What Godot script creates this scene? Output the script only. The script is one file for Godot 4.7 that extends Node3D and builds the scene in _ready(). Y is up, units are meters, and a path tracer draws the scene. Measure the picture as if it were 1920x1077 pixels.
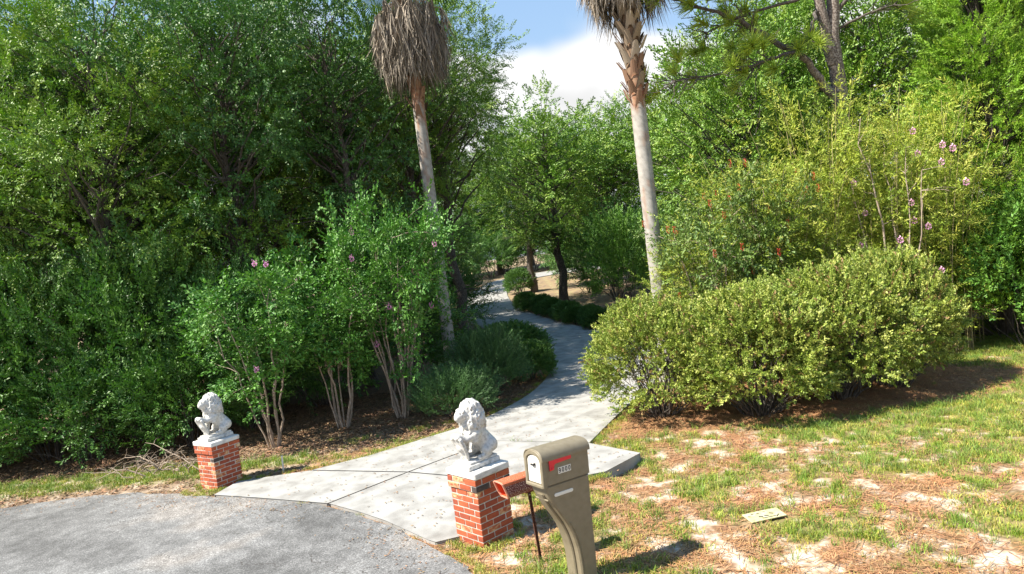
extends Node3D
# A driveway entrance with two lion pillars, a mailbox, palms and woods.

const EYE := 3.35
var rng := RandomNumberGenerator.new()
var mats := {}
var names := {}
var road_poly := PackedVector2Array()
var slab_polys: Array = []
var cover_w := 0
var cover_h := 0
var cover_grass := PackedByteArray()
var cover_sand := PackedByteArray()
const GX0 := -16.0
const GZ0 := -27.0
const GPX := 0.022


func _ready() -> void:
	# camera
	var cam := Camera3D.new()
	cam.name = "camera"
	add_child(cam)
	cam.fov = 45.63
	cam.near = 0.1
	cam.far = 3000.0
	cam.position = Vector3(0, EYE, 0)
	cam.basis = Basis(Vector3.RIGHT, deg_to_rad(-2.5)) * Basis(Vector3.BACK, deg_to_rad(-7.0))
	cam.current = true
	# sky and exposure
	var env := Environment.new()
	env.background_mode = Environment.BG_SKY
	env.sky = Sky.new()
	env.sky.sky_material = sky_material()
	env.tonemap_mode = Environment.TONE_MAPPER_LINEAR
	env.tonemap_exposure = 2.45
	env.sdfgi_enabled = true
	env.ssao_enabled = true
	env.ssil_enabled = true
	var we := WorldEnvironment.new()
	we.name = "environment"
	we.environment = env
	add_child(we)
	# sun: from the left, a little behind the camera
	var sun := DirectionalLight3D.new()
	sun.name = "sun"
	sun.light_energy = 1.6
	sun.light_color = Color(1.0, 0.968, 0.91)
	sun.light_angular_distance = 0.53
	sun.shadow_enabled = true
	add_child(sun)
	var away := Vector3(0.95, -1.16, -0.32).normalized()
	sun.look_at_from_position(Vector3.ZERO, away, Vector3.UP)
	make_materials()
	build_ground()
	pillar(Vector3(-0.69, -0.03, -8.25), deg_to_rad(43.0), 1.0, 601, "red brick pillar with white cap beside the mailbox")
	pillar(Vector3(-5.52, -0.03, -11.96), deg_to_rad(56.0), 0.92, 604, "red brick pillar with white cap at the wood side of the driveway")
	lion_noise = noise(610, 1.0, 2)
	lion_mesh = surface_nets(lion_field, Vector3(-0.3, -0.02, -0.22), Vector3(0.36, 0.76, 0.22), 0.009)
	lion(Vector3(-0.69, 0.889, -8.25), deg_to_rad(-137.0), 1.0, "white seated lion statue with shield on the pillar beside the mailbox")
	lion(Vector3(-5.52, 0.815, -11.96), deg_to_rad(-124.0), 1.0, "white seated lion statue with shield on the pillar at the wood")
	mailbox(Vector3(-0.025, -0.03, -6.61), deg_to_rad(35.0))
	paper_tube()
	vegetation()
	small_things()
	ground_cover()

func sky_material() -> PanoramaSkyMaterial:
	# fair-weather sky: banks of bright cloud low down, open blue above
	var w := 768
	var h := 384
	var img := Image.create(w, h, false, Image.FORMAT_RGBF)
	var n1 := noise(21, 1.6, 5)
	var n2 := noise(22, 4.5, 4)
	for j in h:
		var el := (0.5 - (j + 0.5) / h) * PI
		var y := sin(el)
		for k in w:
			var az := ((k + 0.5) / w - 0.5) * TAU
			var d := Vector3(sin(az) * cos(el), y, -cos(az) * cos(el))
			var t := pow(clampf(1.0 - y, 0, 1), 2.2)
			var c := Color(0.14, 0.28, 0.52).lerp(Color(0.42, 0.56, 0.7), t)
			var q := d * Vector3(1, 2.2, 1)
			var f := n1.get_noise_3dv(q) * 0.75 + n2.get_noise_3dv(q) * 0.28
			var bank := 0.36 - 0.85 * clampf((y - 0.2) / 0.28, 0.0, 1.0)
			var cov := smoothstep(0.0, 0.28, f + bank)
			var shade := 0.94 + 0.3 * n2.get_noise_3dv(q * 1.4)
			c = c.lerp(Color(0.7, 0.7, 0.7) * shade, cov)
			if y < 0.0: c = Color(0.26, 0.27, 0.24)
			img.set_pixel(k, j, c * 0.66)
	var m := PanoramaSkyMaterial.new()
	m.panorama = ImageTexture.create_from_image(img)
	return m


class Geo:
	var v := PackedVector3Array()
	var n := PackedVector3Array()
	var c := PackedColorArray()
	var uv := PackedVector2Array()
	var i := PackedInt32Array()

	func quad(a: Vector3, b: Vector3, cc: Vector3, d: Vector3) -> void:
		var k := v.size()
		v.append(a); v.append(b); v.append(cc); v.append(d)
		i.append(k); i.append(k + 1); i.append(k + 2); i.append(k); i.append(k + 2); i.append(k + 3)

	func tri(a: Vector3, b: Vector3, cc: Vector3) -> void:
		var k := v.size()
		v.append(a); v.append(b); v.append(cc)
		i.append(k); i.append(k + 1); i.append(k + 2)

	func mesh() -> ArrayMesh:
		var a := []
		a.resize(Mesh.ARRAY_MAX)
		a[Mesh.ARRAY_VERTEX] = v
		if n.size() == v.size(): a[Mesh.ARRAY_NORMAL] = n
		if c.size() == v.size(): a[Mesh.ARRAY_COLOR] = c
		if uv.size() == v.size(): a[Mesh.ARRAY_TEX_UV] = uv
		a[Mesh.ARRAY_INDEX] = i
		var m := ArrayMesh.new()
		m.add_surface_from_arrays(Mesh.PRIMITIVE_TRIANGLES, a)
		return m


# ---------------------------------------------------------------- scene tree helpers
func numbered(called: String) -> String:
	var k: int = names.get(called, 0)
	names[called] = k + 1
	return called if k == 0 else "%s_%03d" % [called, k]

func tag(o: Node, label: String, category := "", group := "", kind := "") -> void:
	if label: o.set_meta("label", label)
	if category: o.set_meta("category", category)
	if group: o.set_meta("group", group)
	if kind: o.set_meta("kind", kind)

func part(called: String, mesh: Mesh, mat: Material, parent: Node) -> MeshInstance3D:
	var o := MeshInstance3D.new()
	o.mesh = mesh
	o.material_override = mat
	o.name = numbered(called) if parent == self else called
	parent.add_child(o, true)
	return o

func base(called: String, at: Vector3, turn := 0.0) -> Node3D:
	var o := Node3D.new()
	o.name = numbered(called)
	add_child(o)
	o.position = at
	o.rotation.y = turn
	return o

func copy(o: Node3D, at: Vector3, turn: float, size: Vector3) -> Node3D:
	var r: Node3D = o.duplicate()
	r.name = numbered(String(o.name).trim_suffix("_000"))
	add_child(r)
	r.position = at
	r.rotation = Vector3(0, turn, 0)
	r.scale = size
	return r

func lin(r: float, g: float, b: float) -> Color:
	return Color(r, g, b).linear_to_srgb()

# ---------------------------------------------------------------- materials
func plain(called: String, col: Color, rough := 0.7, metal := 0.0) -> StandardMaterial3D:
	var m := StandardMaterial3D.new()
	m.albedo_color = col
	m.roughness = rough
	m.metallic = metal
	mats[called] = m
	return m

func noise(sd: int, freq: float, octaves := 4, kind := FastNoiseLite.TYPE_SIMPLEX_SMOOTH) -> FastNoiseLite:
	var n := FastNoiseLite.new()
	n.seed = sd
	n.frequency = freq
	n.noise_type = kind
	n.fractal_octaves = octaves
	return n

func ramp_texture(sd: int, freq: float, octaves: int, stops: Array, size := 512, grain := 0.0, kind := FastNoiseLite.TYPE_SIMPLEX_SMOOTH) -> ImageTexture:
	# stops: [position, linear colour] pairs
	var g := Gradient.new()
	g.offsets = PackedFloat32Array(stops.map(func(s): return s[0]))
	g.colors = PackedColorArray(stops.map(func(s): return s[1]))
	var palette := []
	for k in 256:
		palette.append(g.sample(k / 255.0).linear_to_srgb())
	var im := noise(sd, freq, octaves, kind).get_seamless_image(size, size, false, false, 0.1, true)
	im.convert(Image.FORMAT_L8)
	var src := im.get_data()
	var out := PackedByteArray()
	out.resize(size * size * 3)
	var r := RandomNumberGenerator.new()
	r.seed = sd
	for k in size * size:
		var c: Color = palette[src[k]]
		var f := 255.0 * (1.0 + grain * (r.randf() - 0.5))
		out[k * 3] = clampi(int(c.r * f), 0, 255)
		out[k * 3 + 1] = clampi(int(c.g * f), 0, 255)
		out[k * 3 + 2] = clampi(int(c.b * f), 0, 255)
	var img := Image.create_from_data(size, size, false, Image.FORMAT_RGB8, out)
	return ImageTexture.create_from_image(img)

func triplanar(m: StandardMaterial3D, tex: Texture2D, per_metre: float, world := true) -> StandardMaterial3D:
	m.albedo_texture = tex
	m.uv1_triplanar = true
	m.uv1_world_triplanar = world
	m.uv1_scale = Vector3.ONE * per_metre
	return m

func height_tex(sd: int, freq: float, octaves: int) -> ImageTexture:
	var im := noise(sd, freq, octaves).get_seamless_image(512, 512, false, false, 0.1, true)
	return ImageTexture.create_from_image(im)

func leaf_mat(called: String, back: Color, rough := 0.5) -> StandardMaterial3D:
	var m := plain(called, Color.WHITE, rough)
	m.vertex_color_use_as_albedo = true
	m.backlight_enabled = true
	m.backlight = back
	m.cull_mode = BaseMaterial3D.CULL_DISABLED
	return m

func make_materials() -> void:
	leaf_mat("leaf", Color(0.55, 0.62, 0.3), 0.55)
	leaf_mat("leaf_glossy", Color(0.48, 0.55, 0.25), 0.5)
	leaf_mat("blade", Color(0.5, 0.55, 0.25), 0.6)
	leaf_mat("petal", Color(0.5, 0.4, 0.45), 0.6)
	var dry := plain("dry", Color.WHITE, 0.9)
	dry.vertex_color_use_as_albedo = true
	var bark := plain("bark", Color.WHITE, 0.95)
	triplanar(bark, ramp_texture(11, 0.02, 5, [[0.0, Color(0.03, 0.025, 0.02)], [0.45, Color(0.075, 0.06, 0.05)], [0.7, Color(0.13, 0.115, 0.1)], [1.0, Color(0.24, 0.23, 0.21)]], 512, 0.15), 1.3)
	bark.uv1_scale = Vector3(3.0, 0.8, 3.0)
	var pale := plain("pale_bark", Color.WHITE, 0.85)
	triplanar(pale, ramp_texture(12, 0.015, 4, [[0.0, Color(0.16, 0.11, 0.075)], [0.5, Color(0.33, 0.26, 0.2)], [1.0, Color(0.5, 0.43, 0.36)]], 512, 0.1), 2.0)
	pale.uv1_scale = Vector3(4.0, 1.0, 4.0)
	var pine := plain("pine_bark", Color.WHITE, 0.95)
	triplanar(pine, ramp_texture(13, 0.035, 3, [[0.0, Color(0.05, 0.035, 0.03)], [0.42, Color(0.13, 0.1, 0.085)], [0.6, Color(0.3, 0.26, 0.23)], [1.0, Color(0.42, 0.38, 0.35)]], 512, 0.15, FastNoiseLite.TYPE_CELLULAR), 1.2)
	var palm := plain("palm_bark", Color.WHITE, 0.9)
	triplanar(palm, ramp_texture(14, 0.02, 5, [[0.0, Color(0.62, 0.6, 0.58)], [0.5, Color(0.9, 0.89, 0.87)], [1.0, Color(1, 1, 1)]], 512, 0.12), 2.0)
	palm.uv1_scale = Vector3(2.0, 9.0, 2.0)
	palm.vertex_color_use_as_albedo = true
	var stem := plain("stem", Color.WHITE, 0.8)
	stem.vertex_color_use_as_albedo = true
	var conc := plain("concrete", Color.WHITE, 0.85)
	triplanar(conc, ramp_texture(15, 0.006, 6, [[0.0, Color(0.2, 0.192, 0.18)], [0.4, Color(0.28, 0.275, 0.262)], [0.6, Color(0.325, 0.32, 0.306)], [1.0, Color(0.37, 0.365, 0.35)]], 1024, 0.16), 0.3)
	var white := plain("white_paint", Color.WHITE, 0.75)
	triplanar(white, ramp_texture(17, 0.008, 6, [[0.0, Color(0.24, 0.22, 0.2)], [0.25, Color(0.46, 0.44, 0.41)], [0.45, Color(0.6, 0.59, 0.56)], [1.0, Color(0.68, 0.67, 0.645)]], 512, 0.08), 1.6)
	var lion := plain("statue", Color.WHITE, 0.7)
	triplanar(lion, ramp_texture(18, 0.012, 6, [[0.0, Color(0.2, 0.19, 0.18)], [0.3, Color(0.44, 0.43, 0.4)], [0.5, Color(0.57, 0.56, 0.53)], [1.0, Color(0.66, 0.65, 0.62)]], 512, 0.08), 3.0, false)
	var mortar := plain("mortar", Color.WHITE, 0.95)
	triplanar(mortar, ramp_texture(19, 0.03, 4, [[0.0, Color(0.36, 0.33, 0.29)], [1.0, Color(0.56, 0.53, 0.48)]], 256, 0.2), 3.0)
	var reds := [[Color(0.25, 0.05, 0.022), Color(0.4, 0.095, 0.038)], [Color(0.29, 0.062, 0.025), Color(0.45, 0.115, 0.045)], [Color(0.2, 0.04, 0.022), Color(0.33, 0.075, 0.035)]]
	for k in 3:
		var b := plain("brick_red_%d" % k, Color.WHITE, 0.9)
		triplanar(b, ramp_texture(30 + k, 0.02, 5, [[0.0, reds[k][0]], [1.0, reds[k][1]]], 256, 0.25), 2.2)
	for k in 2:
		var b := plain("brick_buff_%d" % k, Color.WHITE, 0.9)
		triplanar(b, ramp_texture(35 + k, 0.016, 3, [[0.0, Color(0.22, 0.05, 0.025)], [0.5, Color(0.38, 0.1, 0.045)], [0.58, Color(0.52, 0.33, 0.17)], [1.0, Color(0.6, 0.45, 0.28)]], 256, 0.2), 2.6)
	var dk := plain("brick_dark", Color.WHITE, 0.85)
	triplanar(dk, ramp_texture(38, 0.02, 4, [[0.0, Color(0.035, 0.03, 0.028)], [0.7, Color(0.07, 0.055, 0.05)], [1.0, Color(0.25, 0.09, 0.05)]], 256, 0.2), 2.6)
	var tan_ := plain("tan_plastic", Color.WHITE, 0.55)
	triplanar(tan_, ramp_texture(40, 0.02, 5, [[0.0, Color(0.15, 0.125, 0.08)], [0.4, Color(0.185, 0.157, 0.105)], [1.0, Color(0.215, 0.185, 0.13)]], 256, 0.05), 2.0)
	plain("door_plastic", lin(0.62, 0.6, 0.55), 0.5)
	plain("flag_red", lin(0.62, 0.018, 0.035), 0.4)
	plain("ivory", lin(0.66, 0.65, 0.6), 0.5)
	plain("dark_plastic", lin(0.03, 0.03, 0.032), 0.5)
	plain("print_black", lin(0.02, 0.022, 0.028), 0.6)
	plain("screw", lin(0.5, 0.5, 0.48), 0.35, 0.8)
	var tube := plain("tube_outside", Color.WHITE, 0.75)
	triplanar(tube, ramp_texture(42, 0.035, 4, [[0.0, Color(0.16, 0.03, 0.025)], [0.35, Color(0.38, 0.08, 0.035)], [0.62, Color(0.5, 0.13, 0.045)], [0.8, Color(0.5, 0.2, 0.12)], [1.0, Color(0.6, 0.46, 0.4)]], 512, 0.12), 3.0, false)
	plain("tube_inside", lin(0.72, 0.09, 0.03), 0.5)
	var rust := plain("rust", Color.WHITE, 0.8)
	triplanar(rust, ramp_texture(43, 0.03, 4, [[0.0, Color(0.045, 0.018, 0.014)], [0.6, Color(0.11, 0.04, 0.025)], [1.0, Color(0.22, 0.09, 0.05)]], 256, 0.2), 4.0)
	var yel := plain("yellow_paint", Color.WHITE, 0.6)
	triplanar(yel, ramp_texture(44, 0.02, 4, [[0.0, Color(0.4, 0.35, 0.16)], [0.5, Color(0.5, 0.47, 0.25)], [1.0, Color(0.58, 0.56, 0.4)]], 256, 0.1), 2.0)
	plain("flag_pink", lin(0.6, 0.2, 0.3), 0.6)

# ---------------------------------------------------------------- terrain
func rise(z: float) -> float:
	var t := maxf(0.0, -z - 16.0)
	return 0.03 * t * t / (t + 8.0) if t > 0.0 else 0.0

var bump_noise: FastNoiseLite

func ground_y(x: float, z: float) -> float:
	var d2 := ((x - 1.55) * (x - 1.55) + (z + 10.15) * (z + 10.15)) / 0.45
	var soft := clampf((x - 1.2) / 1.5, 0.0, 1.0) if z > -18.0 else 0.6
	return rise(z) - 0.022 + 0.012 * bump_noise.get_noise_2d(x * 3.0, z * 3.0) + 0.03 * soft * bump_noise.get_noise_2d(x, z) - 0.15 * exp(-d2)

func smooth_path(pts: Array, steps: int) -> PackedVector2Array:
	var out := PackedVector2Array()
	for k in pts.size() - 1:
		var p0: Vector2 = pts[maxi(k - 1, 0)]
		var p1: Vector2 = pts[k]
		var p2: Vector2 = pts[k + 1]
		var p3: Vector2 = pts[mini(k + 2, pts.size() - 1)]
		for s in steps:
			out.append(p1.cubic_interpolate(p2, p0, p3, float(s) / steps))
	out.append(pts[-1])
	return out

func ragged(pts: PackedVector2Array, amount: float, sd: int) -> PackedVector2Array:
	var nz := noise(sd, 1.6, 3)
	var out := PackedVector2Array()
	for k in pts.size():
		var p := pts[k]
		var d := (pts[mini(k + 1, pts.size() - 1)] - pts[maxi(k - 1, 0)]).normalized().orthogonal()
		out.append(p + d * nz.get_noise_2d(p.x, p.y) * amount)
	return out

func slab_mesh(poly: PackedVector2Array, y0: float, y1: float) -> ArrayMesh:
	# a flat slab with a small rounded arris along its top edge
	var g := Geo.new()
	var area := 0.0
	for k in poly.size():
		var a := poly[k]
		var b := poly[(k + 1) % poly.size()]
		area += a.x * b.y - b.x * a.y
	var shrunk := Geometry2D.offset_polygon(poly, -0.012)
	var inner: PackedVector2Array = shrunk[0] if shrunk.size() else poly
	var t := Geometry2D.triangulate_polygon(inner)
	for k in inner.size():
		g.v.append(Vector3(inner[k].x, y1, inner[k].y))
	g.i = t
	for k in inner.size():
		var a := inner[k]
		var b := inner[(k + 1) % inner.size()]
		var outn := (b - a).normalized().orthogonal() * (0.012 if area < 0.0 else -0.012)
		var a2 := a
		var b2 := b
		var d := (b - a).normalized() * 0.006
		g.quad(Vector3(a.x, y1, a.y), Vector3(b.x, y1, b.y), Vector3(b2.x + outn.x + d.x, y1 - 0.01, b2.y + outn.y + d.y), Vector3(a2.x + outn.x - d.x, y1 - 0.01, a2.y + outn.y - d.y))
		g.quad(Vector3(a2.x + outn.x - d.x, y1 - 0.01, a2.y + outn.y - d.y), Vector3(b2.x + outn.x + d.x, y1 - 0.01, b2.y + outn.y + d.y), Vector3(b2.x + outn.x + d.x, y0, b2.y + outn.y + d.y), Vector3(a2.x + outn.x - d.x, y0, a2.y + outn.y - d.y))
	return g.mesh()

func plan_paving() -> void:
	var edge := smooth_path([Vector2(-40, -6.5), Vector2(-24, -8.8), Vector2(-16, -10.4), Vector2(-11.5, -11.75), Vector2(-9.4, -12.05), Vector2(-7.75, -12.1), Vector2(-6.4, -11.7), Vector2(-5.42, -11.2), Vector2(-4.45, -10.73), Vector2(-3.25, -10.09), Vector2(-2.09, -9.02), Vector2(-1.41, -8.16), Vector2(-0.85, -7.3), Vector2(-0.35, -6.2), Vector2(0.0, -4.6), Vector2(0.1, -2.0), Vector2(-0.6, 4.0), Vector2(-4, 14)], 10)
	edge = ragged(edge, 0.09, 51)
	road_poly = edge
	road_poly.append(Vector2(-40, 14))
	var P := Vector2(-2.08, -11.15)
	var Q := Vector2(-0.71, -12.47)
	var TL := Vector2(-3.96, -11.98)
	slab_polys = [
		PackedVector2Array([Vector2(-5.36, -11.2), Vector2(-4.45, -10.75), Vector2(-3.9, -10.46), Vector2(-3.13, -10.05), P, TL, Vector2(-5.2, -11.86)]),
		PackedVector2Array([Vector2(-3.13, -10.05), Vector2(-2.55, -9.52), Vector2(-2.09, -9.05), Vector2(-1.41, -8.22), Vector2(-1.3, -8.12), Vector2(-1.04, -8.2), Vector2(-0.7, -8.3), Vector2(-0.5, -9.0), Vector2(-0.39, -9.6), Vector2(0.1, -9.75), P]),
		PackedVector2Array([TL, P, Q, Vector2(-2.15, -13.2), Vector2(-3.0, -12.5)]),
		PackedVector2Array([P, Vector2(0.1, -9.75), Vector2(1.05, -9.95), Vector2(1.72, -10.65), Vector2(1.0, -11.55), Q]),
	]

func paved(x: float, z: float) -> bool:
	var p := Vector2(x, z)
	if z > -12.6 and x < 0.4 and Geometry2D.is_point_in_polygon(p, road_poly): return true
	if z > -13.4:
		for s in slab_polys:
			if Geometry2D.is_point_in_polygon(p, s): return true
	if z < -11.5 and Geometry2D.is_point_in_polygon(p, drive_outline): return true
	return false

var drive_left := PackedVector2Array()
var drive_right := PackedVector2Array()
var drive_outline := PackedVector2Array()

func plan_drive() -> void:
	drive_left = smooth_path([Vector2(-2.15, -13.2), Vector2(-0.96, -14.3), Vector2(0.21, -16.6), Vector2(0.86, -19.6), Vector2(0.95, -23.0), Vector2(-0.4, -27.4), Vector2(-2.4, -34.5), Vector2(-3.3, -44.0), Vector2(-3.1, -54.0), Vector2(-1.6, -64.5), Vector2(3.0, -70.0), Vector2(12.0, -71.0)], 12)
	drive_right = smooth_path([Vector2(1.0, -11.6), Vector2(1.94, -13.66), Vector2(3.1, -16.0), Vector2(3.9, -19.4), Vector2(3.9, -23.6), Vector2(2.6, -27.2), Vector2(0.54, -35.9), Vector2(-0.3, -44.7), Vector2(-0.25, -54.0), Vector2(1.2, -60.5), Vector2(4.5, -64.0), Vector2(12.0, -64.5)], 12)
	drive_outline = drive_left.duplicate()
	var back := drive_right.duplicate()
	back.reverse()
	drive_outline.append_array(back)

func build_ground() -> void:
	bump_noise = noise(5, 0.5, 3)
	plan_paving()
	plan_drive()
	cover_map()
	# near ground
	var g := Geo.new()
	var x1 := 18.0
	var z1 := -3.0
	var nx := 170
	var nz := 120
	for j in nz + 1:
		for k in nx + 1:
			var x := lerpf(GX0, x1, float(k) / nx)
			var z := lerpf(GZ0, z1, float(j) / nz)
			g.v.append(Vector3(x, ground_y(x, z), z))
			g.uv.append(Vector2((x - GX0) / (cover_w * GPX), (z - GZ0) / (cover_h * GPX)))
	for j in nz:
		for k in nx:
			var a := j * (nx + 1) + k
			g.i.append_array(PackedInt32Array([a, a + 1, a + nx + 2, a, a + nx + 2, a + nx + 1]))
	var o := part("ground", g.mesh(), mats.soil, self)
	tag(o, "", "", "", "structure")
	# the land around it, out to the horizon
	var f := Geo.new()
	var rings := [[-16.0, 18.0, -27.0, -3.0], [-30.0, 32.0, -45.0, 12.0], [-60.0, 60.0, -90.0, 40.0], [-200.0, 200.0, -260.0, 160.0], [-900.0, 900.0, -1000.0, 800.0]]
	var rowsz := []
	for z in [-1000.0, -400.0, -200.0, -140.0, -110.0, -90.0, -80.0, -70.0, -62.0, -56.0, -50.0, -45.0, -40.0, -36.0, -33.0, -30.0, -28.0, -27.0]:
		rowsz.append(z)
	var far_y := func(z: float) -> float: return rise(maxf(z, -100.0)) - 0.03
	var cols := [-900.0, -300.0, -100.0, -50.0, -16.0, -8.0, -3.0, 1.0, 6.0, 18.0, 50.0, 100.0, 300.0, 900.0]
	for j in rowsz.size() - 1:
		for k in cols.size() - 1:
			f.quad(Vector3(cols[k], far_y.call(rowsz[j]), rowsz[j]), Vector3(cols[k + 1], far_y.call(rowsz[j]), rowsz[j]), Vector3(cols[k + 1], far_y.call(rowsz[j + 1]), rowsz[j + 1]), Vector3(cols[k], far_y.call(rowsz[j + 1]), rowsz[j + 1]))
	var zs := [-27.0, -24.0, -21.0, -18.0, -16.0, -3.0, 30.0, 800.0]
	for j in zs.size() - 1:
		for side in [[-900.0, GX0], [x1, 900.0]]:
			f.quad(Vector3(side[0], rise(zs[j]) - 0.03, zs[j]), Vector3(side[1], rise(zs[j]) - 0.03, zs[j]), Vector3(side[1], rise(zs[j + 1]) - 0.03, zs[j + 1]), Vector3(side[0], rise(zs[j + 1]) - 0.03, zs[j + 1]))
	f.quad(Vector3(GX0, -0.03, -3), Vector3(x1, -0.03, -3), Vector3(x1, -0.03, 800), Vector3(GX0, -0.03, 800))
	var fm := plain("far_soil", Color.WHITE, 0.95)
	triplanar(fm, ramp_texture(61, 0.008, 6, [[0.0, Color(0.14, 0.1, 0.065)], [0.4, Color(0.22, 0.16, 0.1)], [0.6, Color(0.3, 0.2, 0.12)], [0.75, Color(0.24, 0.22, 0.09)], [1.0, Color(0.42, 0.36, 0.28)]], 512, 0.3), 0.25)
	o = part("land", f.mesh(), fm, self)
	tag(o, "", "", "", "structure")
	# road
	var rg := Geo.new()
	var tri := Geometry2D.triangulate_polygon(road_poly)
	for p in road_poly:
		rg.v.append(Vector3(p.x, 0.012, p.y))
		rg.uv.append(Vector2((p.x + 14.0) / 16.0, (p.y + 13.0) / 9.0))
	rg.i = tri
	var rim := road_poly.size() - 2
	for k in rim:
		var a := road_poly[k]
		var b := road_poly[k + 1]
		var q := rg.v.size()
		rg.quad(Vector3(a.x, 0.012, a.y), Vector3(b.x, 0.012, b.y), Vector3(b.x, -0.06, b.y), Vector3(a.x, -0.06, a.y))
		for p in [a, b, b, a]: rg.uv.append(Vector2((p.x + 14.0) / 16.0, (p.y + 13.0) / 9.0))
	o = part("road", rg.mesh(), road_material(), self)
	tag(o, "", "", "", "structure")
	# driveway: each cast panel is a slab of its own
	var dw := Node3D.new()
	dw.name = "driveway"
	add_child(dw)
	tag(dw, "", "", "", "structure")
	for s in slab_polys:
		var shr := Geometry2D.offset_polygon(s, -0.007)
		part("concrete_slab", slab_mesh(shr[0], -0.16, 0.034), mats.concrete, dw)
	var n := drive_left.size()
	var step := 5
	var k0 := 0
	while k0 < n - 1:
		var k1 := mini(k0 + step, n - 1)
		var sg := Geo.new()
		for k in range(k0, k1):
			var fa := 0.012 if k == k0 else 0.0
			var fb := 0.012 if k == k1 - 1 else 0.0
			var l0 := drive_left[k].lerp(drive_left[k + 1], fa)
			var l1 := drive_left[k + 1].lerp(drive_left[k], fb)
			var r0 := drive_right[k].lerp(drive_right[k + 1], fa)
			var r1 := drive_right[k + 1].lerp(drive_right[k], fb)
			var y := 0.034
			var A := Vector3(l0.x, rise(l0.y) + y, l0.y)
			var B := Vector3(r0.x, rise(r0.y) + y, r0.y)
			var C := Vector3(r1.x, rise(r1.y) + y, r1.y)
			var D := Vector3(l1.x, rise(l1.y) + y, l1.y)
			var dn := Vector3(0, -0.15, 0)
			sg.quad(A, B, C, D)
			sg.quad(A, D, D + dn, A + dn)
			sg.quad(B, C, C + dn, B + dn)
			if k == k0: sg.quad(A, B, B + dn, A + dn)
			if k == k1 - 1: sg.quad(C, D, D + dn, C + dn)
		part("concrete_slab", sg.mesh(), mats.concrete, dw)
		k0 = k1

func cover_map() -> void:
	# what lies on the soil: sand, pine straw, thin grass
	cover_w = int(34.0 / GPX)
	cover_h = int(24.0 / GPX)
	var w := cover_w
	var h := cover_h
	var get_bytes := func(sd: int, metres: float, oct: int) -> PackedByteArray:
		var im := noise(sd, GPX / metres, oct).get_image(w, h, false, false, true)
		im.convert(Image.FORMAT_L8)
		return im.get_data()
	var a: PackedByteArray = get_bytes.call(71, 2.2, 5)
	var b: PackedByteArray = get_bytes.call(72, 1.1, 5)
	var cgrain: PackedByteArray = get_bytes.call(73, 0.12, 3)
	var d: PackedByteArray = get_bytes.call(74, 0.5, 4)
	var out := PackedByteArray()
	out.resize(w * h * 3)
	cover_grass.resize(w * h)
	cover_sand.resize(w * h)
	var r := RandomNumberGenerator.new()
	r.seed = 9
	for j in h:
		var z := GZ0 + (j + 0.5) * GPX
		# drive edge at this depth: left of it the wood, right of it the lawn
		for k in w:
			var x := GX0 + (k + 0.5) * GPX
			var q := j * w + k
			var na := a[q] / 255.0
			var nb := b[q] / 255.0
			var nd := d[q] / 255.0
			var grain := cgrain[q] / 255.0
			var grass := 0.0
			var sand := 0.0
			var straw := 0.5
			var wood := z < -12.3 and x < 0.4 - clampf((z + 16.0) * 0.9, -1.0, 4.5)
			var hedge_bed := clampf(1.0 - (Vector2((x - 5.0) * 0.36, z + 13.2).length() - 1.5) / 0.5, 0.0, 1.0)
			if wood or (x < -5.0 and z < -11.0):
				# verge by the road, then a sandy strip, then leaf litter
				var inner := -z - 12.6 + clampf((x + 6.0) * 0.05, -0.6, 0.2)
				if x < -4.2:
					grass = clampf((1.0 - absf(inner - 0.5) / (0.75 if x < -6.0 else 0.45)) * 2.0, 0.0, 1.0) * (0.75 + 0.5 * nb)
				else:
					grass = clampf(nb * 1.6 - 0.75, 0.0, 0.7) * clampf(1.6 + z + 13.6, 0.0, 1.0)
				sand = clampf(nd * 1.5 - 0.4, 0.0, 1.0) * clampf(1.0 - (inner - 0.8) / 0.9, 0.0, 1.0)
				straw = 0.15 if x < -4.2 else 0.45
			elif x > -1.2 and z > -19.0:
				var t := clampf((x - 2.0) / 5.0, 0.0, 1.0) * clampf((-z - 7.2) / 3.0, 0.0, 1.0)
				grass = clampf((na * 0.8 + nb * 0.55 - 0.54 + t * 0.5) * 2.6, 0.0, 1.0) * (1.0 - hedge_bed)
				sand = clampf((nd * 0.75 + (1.0 - na) * 0.5 - 0.6 + 0.16 * (grain - 0.5) - t * 0.1) * 4.5, 0.0, 1.0) * (1.0 - hedge_bed * 0.8)
				straw = clampf(hedge_bed + (1.0 - nb) * 0.9, 0.0, 1.0)
				grass *= 1.0 - sand * 0.8
			else:
				grass = clampf(nb - 0.6, 0.0, 1.0)
				sand = clampf(nd * 2.0 - 1.0, 0.0, 1.0) * 0.6
			var gr := 0.72 + 0.42 * grain + 0.22 * (r.randf() - 0.5)
			# sRGB bytes
			var cr := lerpf(116.0, 156.0, straw)
			var cg := lerpf(96.0, 110.0, straw)
			var cb := lerpf(78.0, 72.0, straw)
			cr = lerpf(cr, 134.0, grass * 0.7)
			cg = lerpf(cg, 128.0, grass * 0.7)
			cb = lerpf(cb, 72.0, grass * 0.7)
			cr = lerpf(cr, 196.0, sand)
			cg = lerpf(cg, 184.0, sand)
			cb = lerpf(cb, 167.0, sand)
			gr = lerpf(gr, 0.9 + 0.12 * grain, sand)
			out[q * 3] = clampi(int(cr * gr), 0, 255)
			out[q * 3 + 1] = clampi(int(cg * gr), 0, 255)
			out[q * 3 + 2] = clampi(int(cb * gr), 0, 255)
			cover_grass[q] = clampi(int(grass * 255.0), 0, 255)
			cover_sand[q] = clampi(int(sand * 255.0), 0, 255)
	var img := Image.create_from_data(w, h, false, Image.FORMAT_RGB8, out)
	var m := plain("soil", Color.WHITE, 0.95)
	m.albedo_texture = ImageTexture.create_from_image(img)

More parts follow.
